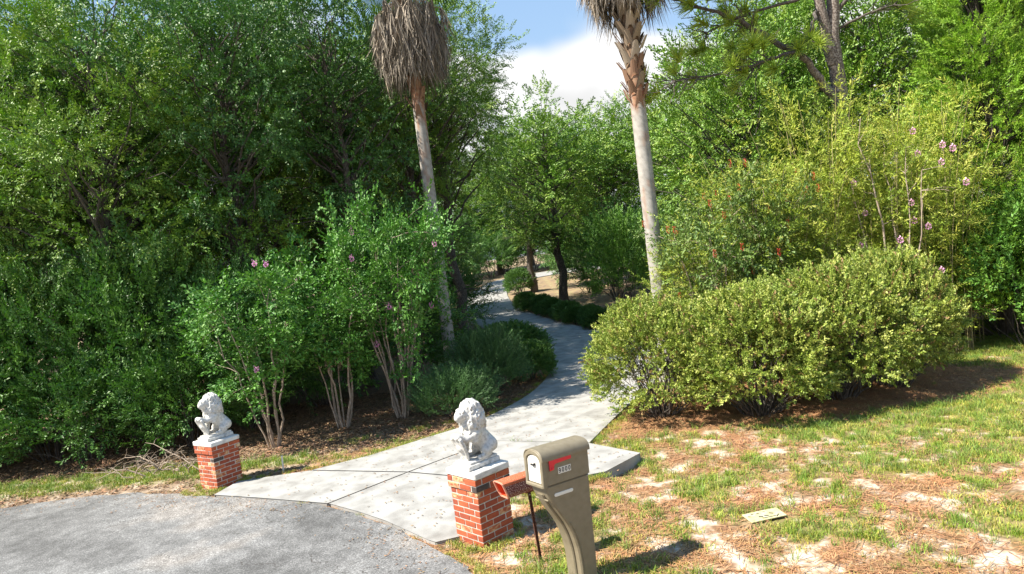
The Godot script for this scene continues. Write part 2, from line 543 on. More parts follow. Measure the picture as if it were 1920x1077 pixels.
func cover_at(bytes: PackedByteArray, x: float, z: float) -> float:
	var k := clampi(int((x - GX0) / GPX), 0, cover_w - 1)
	var j := clampi(int((z - GZ0) / GPX), 0, cover_h - 1)
	return bytes[j * cover_w + k] / 255.0

func road_material() -> StandardMaterial3D:
	var w := 1600
	var h := 900
	var big := noise(81, 0.004, 5).get_image(w, h, false, false, true)
	big.convert(Image.FORMAT_L8)
	var mid := noise(82, 0.03, 3).get_image(w, h, false, false, true)
	mid.convert(Image.FORMAT_L8)
	var a := big.get_data()
	var b := mid.get_data()
	var out := PackedByteArray()
	out.resize(w * h * 3)
	var r := RandomNumberGenerator.new()
	r.seed = 4
	for k in w * h:
		var na := a[k] / 255.0
		var nb := b[k] / 255.0
		var s := r.randf()
		var val := 112.0 + 52.0 * (na - 0.5) + 34.0 * (nb - 0.5)
		val *= 0.7 + 0.5 * s if s < 0.92 else 1.32
		var warm := clampf(na * 2.0 - 1.25, 0.0, 0.4) * 9.0
		out[k * 3] = clampi(int(val + warm), 0, 255)
		out[k * 3 + 1] = clampi(int(val), 0, 255)
		out[k * 3 + 2] = clampi(int(val - warm), 0, 255)
	var img := Image.create_from_data(w, h, false, Image.FORMAT_RGB8, out)
	# tar-dark worn patches and cracks
	for c in 46:
		var p := Vector2(r.randf_range(200, 1500), r.randf_range(30, 880))
		var near_edge := c < 26
		if near_edge:
			var e := road_poly[r.randi_range(46, 118)]
			p = Vector2((e.x + 14.0) / 16.0 * w, (e.y + 13.0) / 9.0 * h) + Vector2(r.randf_range(-90, 10), r.randf_range(10, 110))
		var dirn := r.randf_range(0, TAU)
		var len := r.randi_range(18, 70)
		for s in len:
			dirn += r.randf_range(-0.55, 0.55)
			p += Vector2.from_angle(dirn) * 1.2
			if p.x < 1 or p.y < 1 or p.x > w - 3 or p.y > h - 3: break
			if r.randf() < 0.7: img.fill_rect(Rect2i(int(p.x), int(p.y), 1, 1 + r.randi() % 2), Color(0.24, 0.23, 0.22))
	var m := plain("asphalt", Color.WHITE, 0.9)
	m.albedo_texture = ImageTexture.create_from_image(img)
	return m

# ---------------------------------------------------------------- shapes
func tube(g: Geo, pts: Array, rads: Array, sides: int, col := Color.WHITE, cap := false) -> void:
	var k0 := g.v.size()
	var prev := Vector3.ZERO
	for k in pts.size():
		var d: Vector3 = (pts[mini(k + 1, pts.size() - 1)] - pts[maxi(k - 1, 0)]).normalized()
		var ref := prev if k > 0 else (Vector3.RIGHT if absf(d.y) > 0.8 else Vector3.UP)
		var u := (ref - d * ref.dot(d)).normalized()
		prev = u
		var w := d.cross(u)
		for s in sides:
			var a := TAU * s / sides
			var nn := u * cos(a) + w * sin(a)
			g.v.append(pts[k] + nn * rads[k])
			g.n.append(nn)
			g.c.append(col)
	for k in pts.size() - 1:
		for s in sides:
			var a := k0 + k * sides + s
			var b := k0 + k * sides + (s + 1) % sides
			g.i.append(a); g.i.append(b + sides); g.i.append(b)
			g.i.append(a); g.i.append(a + sides); g.i.append(b + sides)
	if cap:
		for e in [0, pts.size() - 1]:
			var q := g.v.size()
			g.v.append(pts[e]); g.n.append(((pts[e] - pts[1 if e == 0 else e - 1]) as Vector3).normalized()); g.c.append(col)
			for s in sides:
				g.i.append(q); g.i.append(k0 + e * sides + s); g.i.append(k0 + e * sides + (s + 1) % sides)

func bent(a: Vector3, b: Vector3, sag: float, n: int, wob := 0.0) -> Array:
	var pts := []
	for k in n + 1:
		var t := float(k) / n
		var p := a.lerp(b, t) + Vector3.UP * sag * 4.0 * t * (1.0 - t)
		if k > 0 and k < n: p += Vector3(rng.randfn(), rng.randfn() * 0.5, rng.randfn()) * wob
		pts.append(p)
	return pts

func taper(r0: float, r1: float, n: int) -> Array:
	var out := []
	for k in n + 1: out.append(lerpf(r0, r1, float(k) / n))
	return out

func chamfer_box(size: Vector3, c: float, wobble := 0.0, sd := 0) -> ArrayMesh:
	var g := Geo.new()
	var h := size * 0.5
	var r := RandomNumberGenerator.new()
	r.seed = sd
	var P := {}
	for sx in [-1, 1]:
		for sy in [-1, 1]:
			for sz in [-1, 1]:
				var jit := Vector3(r.randf_range(-1, 1), r.randf_range(-1, 1), r.randf_range(-1, 1)) * wobble
				var s := Vector3(sx, sy, sz)
				P[[sx, sy, sz, 0]] = s * (h - Vector3(0, c, c)) + jit
				P[[sx, sy, sz, 1]] = s * (h - Vector3(c, 0, c)) + jit
				P[[sx, sy, sz, 2]] = s * (h - Vector3(c, c, 0)) + jit
				g.tri(P[[sx, sy, sz, 0]], P[[sx, sy, sz, 1]], P[[sx, sy, sz, 2]])
	for s in [-1, 1]:
		g.quad(P[[s, -1, -1, 0]], P[[s, 1, -1, 0]], P[[s, 1, 1, 0]], P[[s, -1, 1, 0]])
		g.quad(P[[-1, s, -1, 1]], P[[1, s, -1, 1]], P[[1, s, 1, 1]], P[[-1, s, 1, 1]])
		g.quad(P[[-1, -1, s, 2]], P[[1, -1, s, 2]], P[[1, 1, s, 2]], P[[-1, 1, s, 2]])
		for t in [-1, 1]:
			g.quad(P[[s, t, -1, 0]], P[[s, t, 1, 0]], P[[s, t, 1, 1]], P[[s, t, -1, 1]])
			g.quad(P[[s, -1, t, 0]], P[[s, 1, t, 0]], P[[s, 1, t, 2]], P[[s, -1, t, 2]])
			g.quad(P[[-1, s, t, 1]], P[[1, s, t, 1]], P[[1, s, t, 2]], P[[-1, s, t, 2]])
	return g.mesh()

func bevel_prism(poly: PackedVector2Array, hw: float, bev: float, z_mid := 0.0) -> ArrayMesh:
	# a side profile in x, y given thickness along z, its rim bevelled
	var g := Geo.new()
	var n := poly.size()
	var area := 0.0
	for k in n: area += poly[k].cross(poly[(k + 1) % n])
	var sgn := -1.0 if area > 0.0 else 1.0
	var inner := PackedVector2Array()
	for k in n:
		var e0 := (poly[k] - poly[(k + n - 1) % n]).normalized()
		var e1 := (poly[(k + 1) % n] - poly[k]).normalized()
		var m := (e0.orthogonal() + e1.orthogonal()).normalized()
		var f := clampf(1.0 / maxf(0.3, m.dot(e0.orthogonal())), 1.0, 2.5)
		inner.append(poly[k] + m * bev * sgn * f)
	var t := Geometry2D.triangulate_polygon(inner)
	for s in [-1.0, 1.0]:
		var q := g.v.size()
		for p in inner: g.v.append(Vector3(p.x, p.y, z_mid + s * hw))
		for k in t: g.i.append(q + k)
		for k in n:
			var a := inner[k]
			var b := inner[(k + 1) % n]
			var a2 := poly[k]
			var b2 := poly[(k + 1) % n]
			g.quad(Vector3(a.x, a.y, z_mid + s * hw), Vector3(b.x, b.y, z_mid + s * hw), Vector3(b2.x, b2.y, z_mid + s * (hw - bev)), Vector3(a2.x, a2.y, z_mid + s * (hw - bev)))
	for k in n:
		var a := poly[k]
		var b := poly[(k + 1) % n]
		g.quad(Vector3(a.x, a.y, z_mid - hw + bev), Vector3(b.x, b.y, z_mid - hw + bev), Vector3(b.x, b.y, z_mid + hw - bev), Vector3(a.x, a.y, z_mid + hw - bev))
	return g.mesh()

func place(o: Node3D, at: Vector3, turn := Vector3.ZERO) -> Node3D:
	o.position = at
	o.rotation = turn
	return o

# ---------------------------------------------------------------- brick pillars
var brick_meshes := {}

func brick(len_: float, variant: int) -> ArrayMesh:
	var key := "%.3f_%d" % [len_, variant]
	if not brick_meshes.has(key):
		brick_meshes[key] = chamfer_box(Vector3(len_, 0.064, 0.092), 0.004, 0.0022, variant + int(len_ * 1000))
	return brick_meshes[key]

func pillar(at: Vector3, turn: float, tall: float, sd: int, label: String) -> Node3D:
	var r := RandomNumberGenerator.new()
	r.seed = sd
	var t := base("brick_pillar", at, turn)
	t.scale.y = tall
	tag(t, label, "pillar", "brick gate pillars with lions")
	var pitch := 0.076
	var core := part("mortar_core", chamfer_box(Vector3(0.486, 0.9, 0.486), 0.002), mats.mortar, t)
	core.position.y = 0.375
	var core2 := part("mortar_core", chamfer_box(Vector3(0.53, 0.146, 0.53), 0.002), mats.mortar, t)
	core2.position.y = 9 * pitch + 0.074
	for row in range(-1, 11):
		var w := 0.5 if row < 9 else 0.544
		var full := (w - 0.092 - 0.03) / 2.0
		var flip := row % 2 == 0
		for side in 4:
			for k in 2:
				var pick := r.randf()
				var m: Material = mats["brick_red_%d" % (r.randi() % 3)]
				if pick < 0.14: m = mats["brick_buff_%d" % (r.randi() % 2)]
				elif pick < 0.165: m = mats.brick_dark
				var b := part("brick", brick(snappedf(full, 0.001), r.randi() % 4), m, t)
				var x := -w / 2.0 + 0.001 + full / 2.0 + k * (full + 0.012)
				if flip: x = -x
				var z := w / 2.0 - 0.046 + r.randf_range(-0.0015, 0.0015)
				var turnb := side * PI / 2.0
				b.position = Vector3(x, row * pitch + pitch / 2.0, z).rotated(Vector3.UP, turnb)
				b.rotation.y = turnb
	var cap := part("cap_stone", chamfer_box(Vector3(0.56, 0.082, 0.56), 0.012, 0.003, sd), mats.white_paint, t)
	cap.position.y = 11 * pitch + 0.042
	return t

# ---------------------------------------------------------------- lion statues
var lion_mesh: ArrayMesh
var lion_noise: FastNoiseLite

func capsule(p: Vector3, a: Vector3, b: Vector3, ra: float, rb: float) -> float:
	var ab := b - a
	var t := clampf((p - a).dot(ab) / maxf(ab.length_squared(), 1e-6), 0.0, 1.0)
	return (p - a - ab * t).length() - lerpf(ra, rb, t)

func smin(a: float, b: float, k: float) -> float:
	var h := maxf(k - absf(a - b), 0.0) / k
	return minf(a, b) - h * h * k * 0.25

func lion_field(p: Vector3) -> float:
	var q := Vector3(p.x, p.y, absf(p.z))
	# trunk rises from the haunches to the chest
	var d := capsule(p, Vector3(-0.14, 0.15, 0), Vector3(0.03, 0.36, 0), 0.125, 0.115)
	d = smin(d, capsule(q, Vector3(-0.15, 0.13, 0.085), Vector3(-0.07, 0.085, 0.105), 0.098, 0.07), 0.03)
	d = smin(d, capsule(q, Vector3(-0.1, 0.03, 0.115), Vector3(0.05, 0.026, 0.12), 0.034, 0.032), 0.02)
	# shoulders and forelegs: one straight down, the other on the shield
	d = smin(d, capsule(q, Vector3(0.05, 0.31, 0.085), Vector3(0.07, 0.24, 0.09), 0.065, 0.05), 0.04)
	d = smin(d, capsule(p, Vector3(0.07, 0.26, 0.09), Vector3(0.11, 0.035, 0.085), 0.048, 0.034), 0.02)
	d = smin(d, capsule(p, Vector3(0.11, 0.03, 0.085), Vector3(0.15, 0.026, 0.085), 0.034, 0.03), 0.015)
	d = smin(d, capsule(p, Vector3(0.07, 0.3, -0.085), Vector3(0.18, 0.27, -0.06), 0.05, 0.042), 0.02)
	d = smin(d, capsule(q, Vector3(0.18, 0.275, 0.055), Vector3(0.285, 0.315, 0.035), 0.04, 0.042), 0.02)
	# tail round the haunch
	d = smin(d, capsule(p, Vector3(-0.24, 0.04, 0.02), Vector3(-0.19, 0.03, 0.16), 0.024, 0.022), 0.015)
	# head and muzzle, carried a little forward
	var h := p - Vector3(0.022, 0.0, 0.0)
	var hq := q - Vector3(0.022, 0.0, 0.0)
	var head := capsule(h, Vector3(0.085, 0.575, 0), Vector3(0.17, 0.56, 0), 0.095, 0.062)
	head = smin(head, capsule(h, Vector3(0.17, 0.545, 0), Vector3(0.205, 0.535, 0), 0.05, 0.042), 0.02)
	head = smin(head, capsule(h, Vector3(0.16, 0.505, 0), Vector3(0.19, 0.5, 0), 0.034, 0.028), 0.012)
	head = smin(head, capsule(h, Vector3(0.15, 0.6, 0), Vector3(0.215, 0.565, 0), 0.03, 0.022), 0.015)
	head = smin(head, capsule(hq, Vector3(0.14, 0.622, 0.035), Vector3(0.155, 0.61, 0.062), 0.022, 0.016), 0.01)
	head = maxf(head, -((hq - Vector3(0.178, 0.588, 0.045)).length() - 0.015))
	head = smin(head, (hq - Vector3(0.17, 0.588, 0.043)).length() - 0.013, 0.004)
	head = smin(head, capsule(hq, Vector3(0.07, 0.645, 0.075), Vector3(0.062, 0.665, 0.085), 0.026, 0.016), 0.01)
	# mane: big locks combed down over neck, chest and shoulders
	var mane := capsule(p, Vector3(0.02, 0.6, 0), Vector3(0.01, 0.46, 0), 0.125, 0.15)
	mane = smin(mane, capsule(p, Vector3(0.01, 0.46, 0), Vector3(0.06, 0.31, 0), 0.15, 0.085), 0.04)
	mane = smin(mane, capsule(q, Vector3(0.06, 0.52, 0.075), Vector3(0.1, 0.36, 0.055), 0.07, 0.055), 0.03)
	mane = smin(mane, capsule(p, Vector3(-0.05, 0.53, 0), Vector3(-0.11, 0.36, 0), 0.1, 0.06), 0.04)
	if mane < 0.06:
		var ang := atan2(p.z, p.x - 0.03)
		var wob := lion_noise.get_noise_3d(p.x * 16.0, p.y * 8.0, p.z * 16.0)
		mane += 0.012 * sin(ang * 10.0 + p.y * 15.0 + wob * 4.0) + 0.007 * sin(p.y * 46.0 + ang * 5.0 + wob * 4.0)
	d = smin(d, mane, 0.022)
	d = smin(d, head, 0.014)
	# shield leaning outward under the paws
	var s := p - Vector3(0.225, 0.155, 0)
	var ca := cos(0.42)
	var sa := sin(0.42)
	var up := s.y * ca + s.x * sa
	var out := s.x * ca - s.y * sa
	var hw := 0.1 * sqrt(clampf((up + 0.2) / 0.26, 0.0, 1.0))
	var sh := maxf(maxf(absf(out) - 0.018, absf(up) - 0.165), absf(s.z) - hw)
	sh = smin(sh, ((Vector3(out - 0.016, up - 0.02, s.z) * Vector3(2.0, 1.0, 1.0)).length() - 0.05) * 0.6, 0.01)
	d = smin(d, sh, 0.008)
	return d + 0.0014 * lion_noise.get_noise_3d(p.x * 90.0, p.y * 90.0, p.z * 90.0)

func surface_nets(field: Callable, lo: Vector3, hi: Vector3, cell: float) -> ArrayMesh:
	var n := Vector3i(((hi - lo) / cell).ceil())
	var sx := n.x + 1
	var sxy := sx * (n.y + 1)
	var val := PackedFloat32Array()
	val.resize(sxy * (n.z + 1))
	# a coarse pass says which blocks need the fine one
	for k in range(0, n.z + 1, 4):
		for j in range(0, n.y + 1, 4):
			for i in range(0, n.x + 1, 4):
				var c: float = field.call(lo + Vector3(i + 1.5, j + 1.5, k + 1.5) * cell)
				var fine := absf(c) < cell * 5.0
				for kk in range(k, mini(k + 4, n.z + 1)):
					for jj in range(j, mini(j + 4, n.y + 1)):
						for ii in range(i, mini(i + 4, n.x + 1)):
							val[kk * sxy + jj * sx + ii] = field.call(lo + Vector3(ii, jj, kk) * cell) if fine else c
	var id := {}
	var g := Geo.new()
	var off := [0, 1, sx, sx + 1, sxy, sxy + 1, sxy + sx, sxy + sx + 1]
	var pos := [Vector3(0, 0, 0), Vector3(1, 0, 0), Vector3(0, 1, 0), Vector3(1, 1, 0), Vector3(0, 0, 1), Vector3(1, 0, 1), Vector3(0, 1, 1), Vector3(1, 1, 1)]
	var edges := [[0, 1], [2, 3], [4, 5], [6, 7], [0, 2], [1, 3], [4, 6], [5, 7], [0, 4], [1, 5], [2, 6], [3, 7]]
	for k in n.z:
		for j in n.y:
			for i in n.x:
				var at := k * sxy + j * sx + i
				var inside := 0
				for o in off:
					if val[at + o] < 0.0: inside += 1
				if inside == 0 or inside == 8: continue
				var sum := Vector3.ZERO
				var cnt := 0
				for e in edges:
					var a: float = val[at + off[e[0]]]
					var b: float = val[at + off[e[1]]]
					if (a < 0.0) != (b < 0.0):
						sum += (pos[e[0]] as Vector3).lerp(pos[e[1]], a / (a - b))
						cnt += 1
				id[at] = g.v.size()
				g.v.append(lo + (Vector3(i, j, k) + sum / cnt) * cell)
				g.n.append(Vector3.ZERO)
	var step := [1, sx, sxy]
	for at in id.keys():
		for ax in 3:
			var a: float = val[at]
			var b: float = val[at + step[ax]]
			if (a < 0.0) == (b < 0.0): continue
			var u: int = step[(ax + 1) % 3]
			var w: int = step[(ax + 2) % 3]
			if not (id.has(at - u) and id.has(at - w) and id.has(at - u - w)): continue
			var q := [id[at], id[at - u], id[at - u - w], id[at - w]]
			if a >= 0.0: q.reverse()
			g.i.append_array(PackedInt32Array([q[0], q[2], q[1], q[0], q[3], q[2]]))
			var fn := (g.v[q[2]] - g.v[q[0]]).cross(g.v[q[1]] - g.v[q[0]])
			for c in q: g.n[c] -= fn
	for k in g.n.size(): g.n[k] = g.n[k].normalized()
	return g.mesh()

func lion(at: Vector3, turn: float, size: float, label: String) -> void:
	var t := base("lion_statue", at, turn)
	t.scale = Vector3.ONE * size
	tag(t, label, "statue", "seated lion statues on the pillars")
	var p := part("plinth", chamfer_box(Vector3(0.5, 0.062, 0.32), 0.01, 0.004, 3), mats.statue, t)
	p.position = Vector3(0, 0.031, 0)
	var p2 := part("plinth_step", chamfer_box(Vector3(0.44, 0.03, 0.28), 0.008, 0.003, 4), mats.statue, t)
	p2.position = Vector3(-0.01, 0.075, 0)
	var b := part("lion_body", lion_mesh, mats.statue, t)
	b.position = Vector3(-0.02, 0.085, 0)

# ---------------------------------------------------------------- mailbox
func arch(hw: float, y0: float, y1: float, top: float, n := 30) -> PackedVector2Array:
	# z, y outline of a box with a rounded top
	var out := PackedVector2Array([Vector2(-hw, y0)])
	for k in n + 1:
		var a := PI - PI * k / n
		out.append(Vector2(cos(a) * hw, y1 + sin(a) * (top - y1)))
	out.append(Vector2(hw, y0))
	return out

func along_x(section: PackedVector2Array, x0: float, x1: float, bev: float) -> ArrayMesh:
	# bevel_prism in the z, y plane, run along x
	var m := bevel_prism(section, absf(x1 - x0) / 2.0, bev)
	var a := m.surface_get_arrays(0)
	var v: PackedVector3Array = a[Mesh.ARRAY_VERTEX]
	for k in v.size(): v[k] = Vector3((x0 + x1) / 2.0 + v[k].z, v[k].y, v[k].x)
	a[Mesh.ARRAY_VERTEX] = v
	var out := ArrayMesh.new()
	out.add_surface_from_arrays(Mesh.PRIMITIVE_TRIANGLES, a)
	return out

func mailbox(at: Vector3, turn: float) -> void:
	var t := base("mailbox", at, turn)
	t.rotation.z = deg_to_rad(-2.0)
	tag(t, "tan plastic mailbox on its own curved post numbered 9000 with red flag", "mailbox")
	var front := [Vector2(0.012, 1.12), Vector2(0.02, 1.07), Vector2(0.055, 0.99), Vector2(0.105, 0.9), Vector2(0.17, 0.8), Vector2(0.235, 0.7), Vector2(0.285, 0.6), Vector2(0.32, 0.5), Vector2(0.345, 0.4), Vector2(0.36, 0.28), Vector2(0.368, 0.14), Vector2(0.372, -0.1)]
	var curve := smooth_path(front, 4)
	var prof := PackedVector2Array(curve)
	prof.append(Vector2(0.575, -0.1))
	prof.append(Vector2(0.572, 1.12))
	part("post_body", bevel_prism(prof, 0.125, 0.014), mats.tan_plastic, t)
	# a raised spine down the front of the post, with a groove either side of it
	var spine := PackedVector2Array()
	for k in range(6, curve.size()):
		spine.append(curve[k] + Vector2(-0.022, -0.004))
	for k in range(curve.size() - 1, 5, -1):
		spine.append(curve[k] + Vector2(0.03, 0.0))
	part("post_spine", bevel_prism(spine, 0.05, 0.01), mats.tan_plastic, t)
	# shallow rib pressed into the side along the curve
	for s in [-1.0, 1.0]:
		var rib := PackedVector2Array()
		for k in range(20, 42): rib.append(curve[k] + Vector2(0.034, 0.0))
		for k in range(41, 19, -1): rib.append(curve[k] + Vector2(0.046, 0.0))
		part("side_rib", bevel_prism(rib, 0.006, 0.003, s * 0.126), mats.tan_plastic, t)
	# front ledge of the paper shelf
	var ledge := part("shelf_ledge", chamfer_box(Vector3(0.075, 0.016, 0.2), 0.005), mats.tan_plastic, t)
	place(ledge, Vector3(0.072, 0.955, 0), Vector3(0, 0, -0.6))
	part("upper_box", along_x(arch(0.138, 1.13, 1.385, 1.46), 0.02, 0.575, 0.008), mats.tan_plastic, t)
	# roof: a rounded shell that overhangs the sides
	var outer := PackedVector2Array()
	var inner := PackedVector2Array()
	for k in 41:
		var a := PI - PI * k / 40.0
		var cx := signf(cos(a)) * pow(absf(cos(a)), 0.72)
		var sy := pow(sin(a), 0.8)
		outer.append(Vector2(cx * 0.155, 1.372 + sy * 0.112))
		inner.append(Vector2(cx * 0.1385, 1.372 + sy * 0.098))
	inner.reverse()
	outer.append_array(inner)
	part("roof", along_x(outer, -0.028, 0.592, 0.006), mats.tan_plastic, t)
	# arched frame round the door
	var fo := arch(0.146, 1.118, 1.375, 1.474)
	var fi := arch(0.108, 1.118, 1.36, 1.43)
	fi.reverse()
	fo.append_array(fi)
	part("door_frame", along_x(fo, -0.03, 0.03, 0.006), mats.tan_plastic, t)
	var sill := part("door_sill", chamfer_box(Vector3(0.07, 0.036, 0.276), 0.008), mats.tan_plastic, t)
	sill.position = Vector3(0.0, 1.128, 0)
	var door := part("door", along_x(arch(0.106, 1.15, 1.358, 1.426), -0.016, 0.004, 0.006), mats.door_plastic, t)
	var hd := part("door_handle", chamfer_box(Vector3(0.03, 0.022, 0.05), 0.006), mats.dark_plastic, door)
	hd.position = Vector3(-0.03, 1.335, 0)
	var lip := part("handle_lip", chamfer_box(Vector3(0.034, 0.012, 0.06), 0.004), mats.ivory, door)
	lip.position = Vector3(-0.03, 1.353, 0)
	# flag
	var fl := PackedVector2Array([Vector2(0.055, 1.372), Vector2(0.335, 1.372), Vector2(0.335, 1.338), Vector2(0.135, 1.33), Vector2(0.118, 1.318), Vector2(0.112, 1.275), Vector2(0.06, 1.272)])
	var flag := part("flag", bevel_prism(fl, 0.006, 0.002, 0.15), mats.flag_red, t)
	var piv := part("flag_pivot", chamfer_box(Vector3(0.02, 0.02, 0.012), 0.004), mats.flag_red, flag)
	piv.position = Vector3(0.086, 1.292, 0.159)
	tag(flag, "red signal flag folded down along the roof edge")
	# number stickers
	var font := SystemFont.new()
	font.font_names = PackedStringArray(["Droid Sans"])
	font.font_weight = 700
	var digits := "9000"
	for k in 4:
		var x := 0.19 + k * 0.041
		var pl := part("number_sticker", chamfer_box(Vector3(0.0395, 0.064, 0.002), 0.0006), mats.ivory, t)
		pl.position = Vector3(x, 1.247, 0.1395)
		var tm := TextMesh.new()
		tm.text = digits[k]
		tm.font = font
		tm.font_size = 64
		tm.pixel_size = 0.001
		tm.depth = 0.0012
		var dg := part("digit", tm, mats.print_black, pl)
		dg.position = Vector3(0, 0, 0.0016)
		dg.scale = Vector3(0.86, 1.0, 1.0)
	# pale grip moulded below the seam
	var bar := PackedVector2Array()
	for k in 9:
		var a := PI / 2.0 + PI * k / 8.0
		bar.append(Vector2(0.125 + cos(a) * 0.017, 1.015 + sin(a) * 0.017))
	for k in 9:
		var a := -PI / 2.0 + PI * k / 8.0
		bar.append(Vector2(0.33 + cos(a) * 0.017, 1.015 + sin(a) * 0.017))
	part("reflector_strip", bevel_prism(bar, 0.006, 0.003, 0.1245), mats.ivory, t)
	var scr := part("screw", chamfer_box(Vector3(0.012, 0.012, 0.008), 0.003), mats.screw, t)
	scr.position = Vector3(0.545, 1.105, 0.126)

# ---------------------------------------------------------------- newspaper tube on a steel post
func paper_tube() -> void:
	var t := base("newspaper_tube", Vector3(-0.05, -0.02, -7.39), deg_to_rad(33))
	tag(t, "weathered orange red newspaper tube on a thin rusty steel post", "newspaper tube")
	# section: flat floor, straight sides, rounded roof
	var ring := func(off: float) -> PackedVector2Array:
		var w := 0.092 - off
		var out := PackedVector2Array([Vector2(-w * 0.72, 0.0 + off), Vector2(w * 0.72, 0.0 + off), Vector2(w, 0.05)])
		for k in 9:
			var a := PI * k / 8.0
			out.append(Vector2(signf(cos(a)) * pow(absf(cos(a)), 0.45) * w, 0.15 + pow(sin(a), 0.6) * (0.036 - off)))
		out.append(Vector2(-w, 0.05))
		return out
	var make := func(off: float, x0: float, x1: float, closed: bool) -> ArrayMesh:
		var g := Geo.new()
		var r: PackedVector2Array = ring.call(off)
		var n := r.size()
		var pt := func(k: int, e: int) -> Vector3:
			var p: Vector2 = r[k % n]
			var x := x0 - p.y * 0.36 if e == 0 else x1
			return Vector3(x, p.y, p.x)
		for k in n: g.quad(pt.call(k, 0), pt.call(k + 1, 0), pt.call(k + 1, 1), pt.call(k, 1))
		if closed:
			for k in range(1, n - 1): g.tri(pt.call(0, 1), pt.call(k, 1), pt.call(k + 1, 1))
		return g.mesh()
	var shell := part("tube_shell", make.call(0.0, -0.36, 0.12, true), mats.tube_outside, t)
	shell.position.y = 0.83
	var lin_ := part("tube_lining", make.call(0.007, -0.355, 0.11, true), mats.tube_inside, t)
	lin_.position.y = 0.83
	var lg := Geo.new()
	var ro: PackedVector2Array = ring.call(-0.003)
	var ri: PackedVector2Array = ring.call(0.009)
	for k in ro.size():
		var a := ro[k]
		var b := ro[(k + 1) % ro.size()]
		var c := ri[(k + 1) % ri.size()]
		var d := ri[k]
		var px := func(p: Vector2, dx: float) -> Vector3: return Vector3(-0.36 - p.y * 0.36 + dx, p.y, p.x)
		lg.quad(px.call(a, -0.006), px.call(b, -0.006), px.call(c, -0.006), px.call(d, -0.006))
		lg.quad(px.call(a, -0.006), px.call(b, -0.006), px.call(b, 0.012), px.call(a, 0.012))
		lg.quad(px.call(d, -0.006), px.call(c, -0.006), px.call(c, 0.012), px.call(d, 0.012))
	var lipm := plain("tube_lip", lin(0.66, 0.3, 0.2), 0.6)
	var lip := part("tube_rim", lg.mesh(), lipm, t)
	lip.position.y = 0.83
	tag(lip, "pale worn rim round the open end")
	var sidem := plain("tube_side_shade_print", Color.WHITE, 0.7)  # maroon holds the side's shade in its colour; pale flakes are worn print
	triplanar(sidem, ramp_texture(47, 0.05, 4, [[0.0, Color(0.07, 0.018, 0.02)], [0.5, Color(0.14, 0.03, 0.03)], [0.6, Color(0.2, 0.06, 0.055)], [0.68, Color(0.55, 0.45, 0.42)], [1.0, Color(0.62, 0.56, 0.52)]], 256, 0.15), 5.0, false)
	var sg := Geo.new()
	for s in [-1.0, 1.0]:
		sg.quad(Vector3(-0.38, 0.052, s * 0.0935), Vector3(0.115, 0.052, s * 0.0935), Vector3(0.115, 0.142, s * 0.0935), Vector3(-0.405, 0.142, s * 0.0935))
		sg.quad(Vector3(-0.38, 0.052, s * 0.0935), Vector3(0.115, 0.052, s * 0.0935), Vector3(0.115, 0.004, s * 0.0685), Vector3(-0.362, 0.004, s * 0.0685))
	var side_shade_print := part("shaded_print_panel", sg.mesh(), sidem, t)
	side_shade_print.position.y = 0.83
	tag(side_shade_print, "side coloured dark maroon as shade with flaking pale print")
	# post: a folded steel channel with studs
	var pg := Geo.new()
	var sec := [Vector2(-0.017, 0.012), Vector2(-0.012, -0.008), Vector2(0.012, -0.008), Vector2(0.017, 0.012), Vector2(0.013, 0.012), Vector2(0.009, -0.004), Vector2(-0.009, -0.004), Vector2(-0.013, 0.012)]
	var b0 := Vector3(0.0, -0.1, 0.0)
	var b1 := Vector3(-0.075, 0.93, 0.03)
	for k in sec.size():
		var a: Vector2 = sec[k]
		var b: Vector2 = sec[(k + 1) % sec.size()]
		pg.quad(b0 + Vector3(a.x, 0, a.y), b0 + Vector3(b.x, 0, b.y), b1 + Vector3(b.x, 0, b.y), b1 + Vector3(a.x, 0, a.y))
	pg.quad(b1 + Vector3(-0.017, 0, 0.012), b1 + Vector3(0.017, 0, 0.012), b1 + Vector3(0.012, 0, -0.008), b1 + Vector3(-0.012, 0, -0.008))
	part("steel_post", pg.mesh(), mats.rust, t)
	for k in 5:
		var s := part("bolt", chamfer_box(Vector3(0.014, 0.014, 0.02), 0.003), mats.screw if k < 2 else mats.rust, t)
		s.position = b0.lerp(b1, 0.9 - k * 0.045 - (0.1 if k > 2 else 0.0)) + Vector3(0, 0, 0.008)
	var bk := part("bracket", chamfer_box(Vector3(0.1, 0.02, 0.12), 0.003), mats.rust, t)
	bk.position = Vector3(-0.07, 0.822, 0.0)

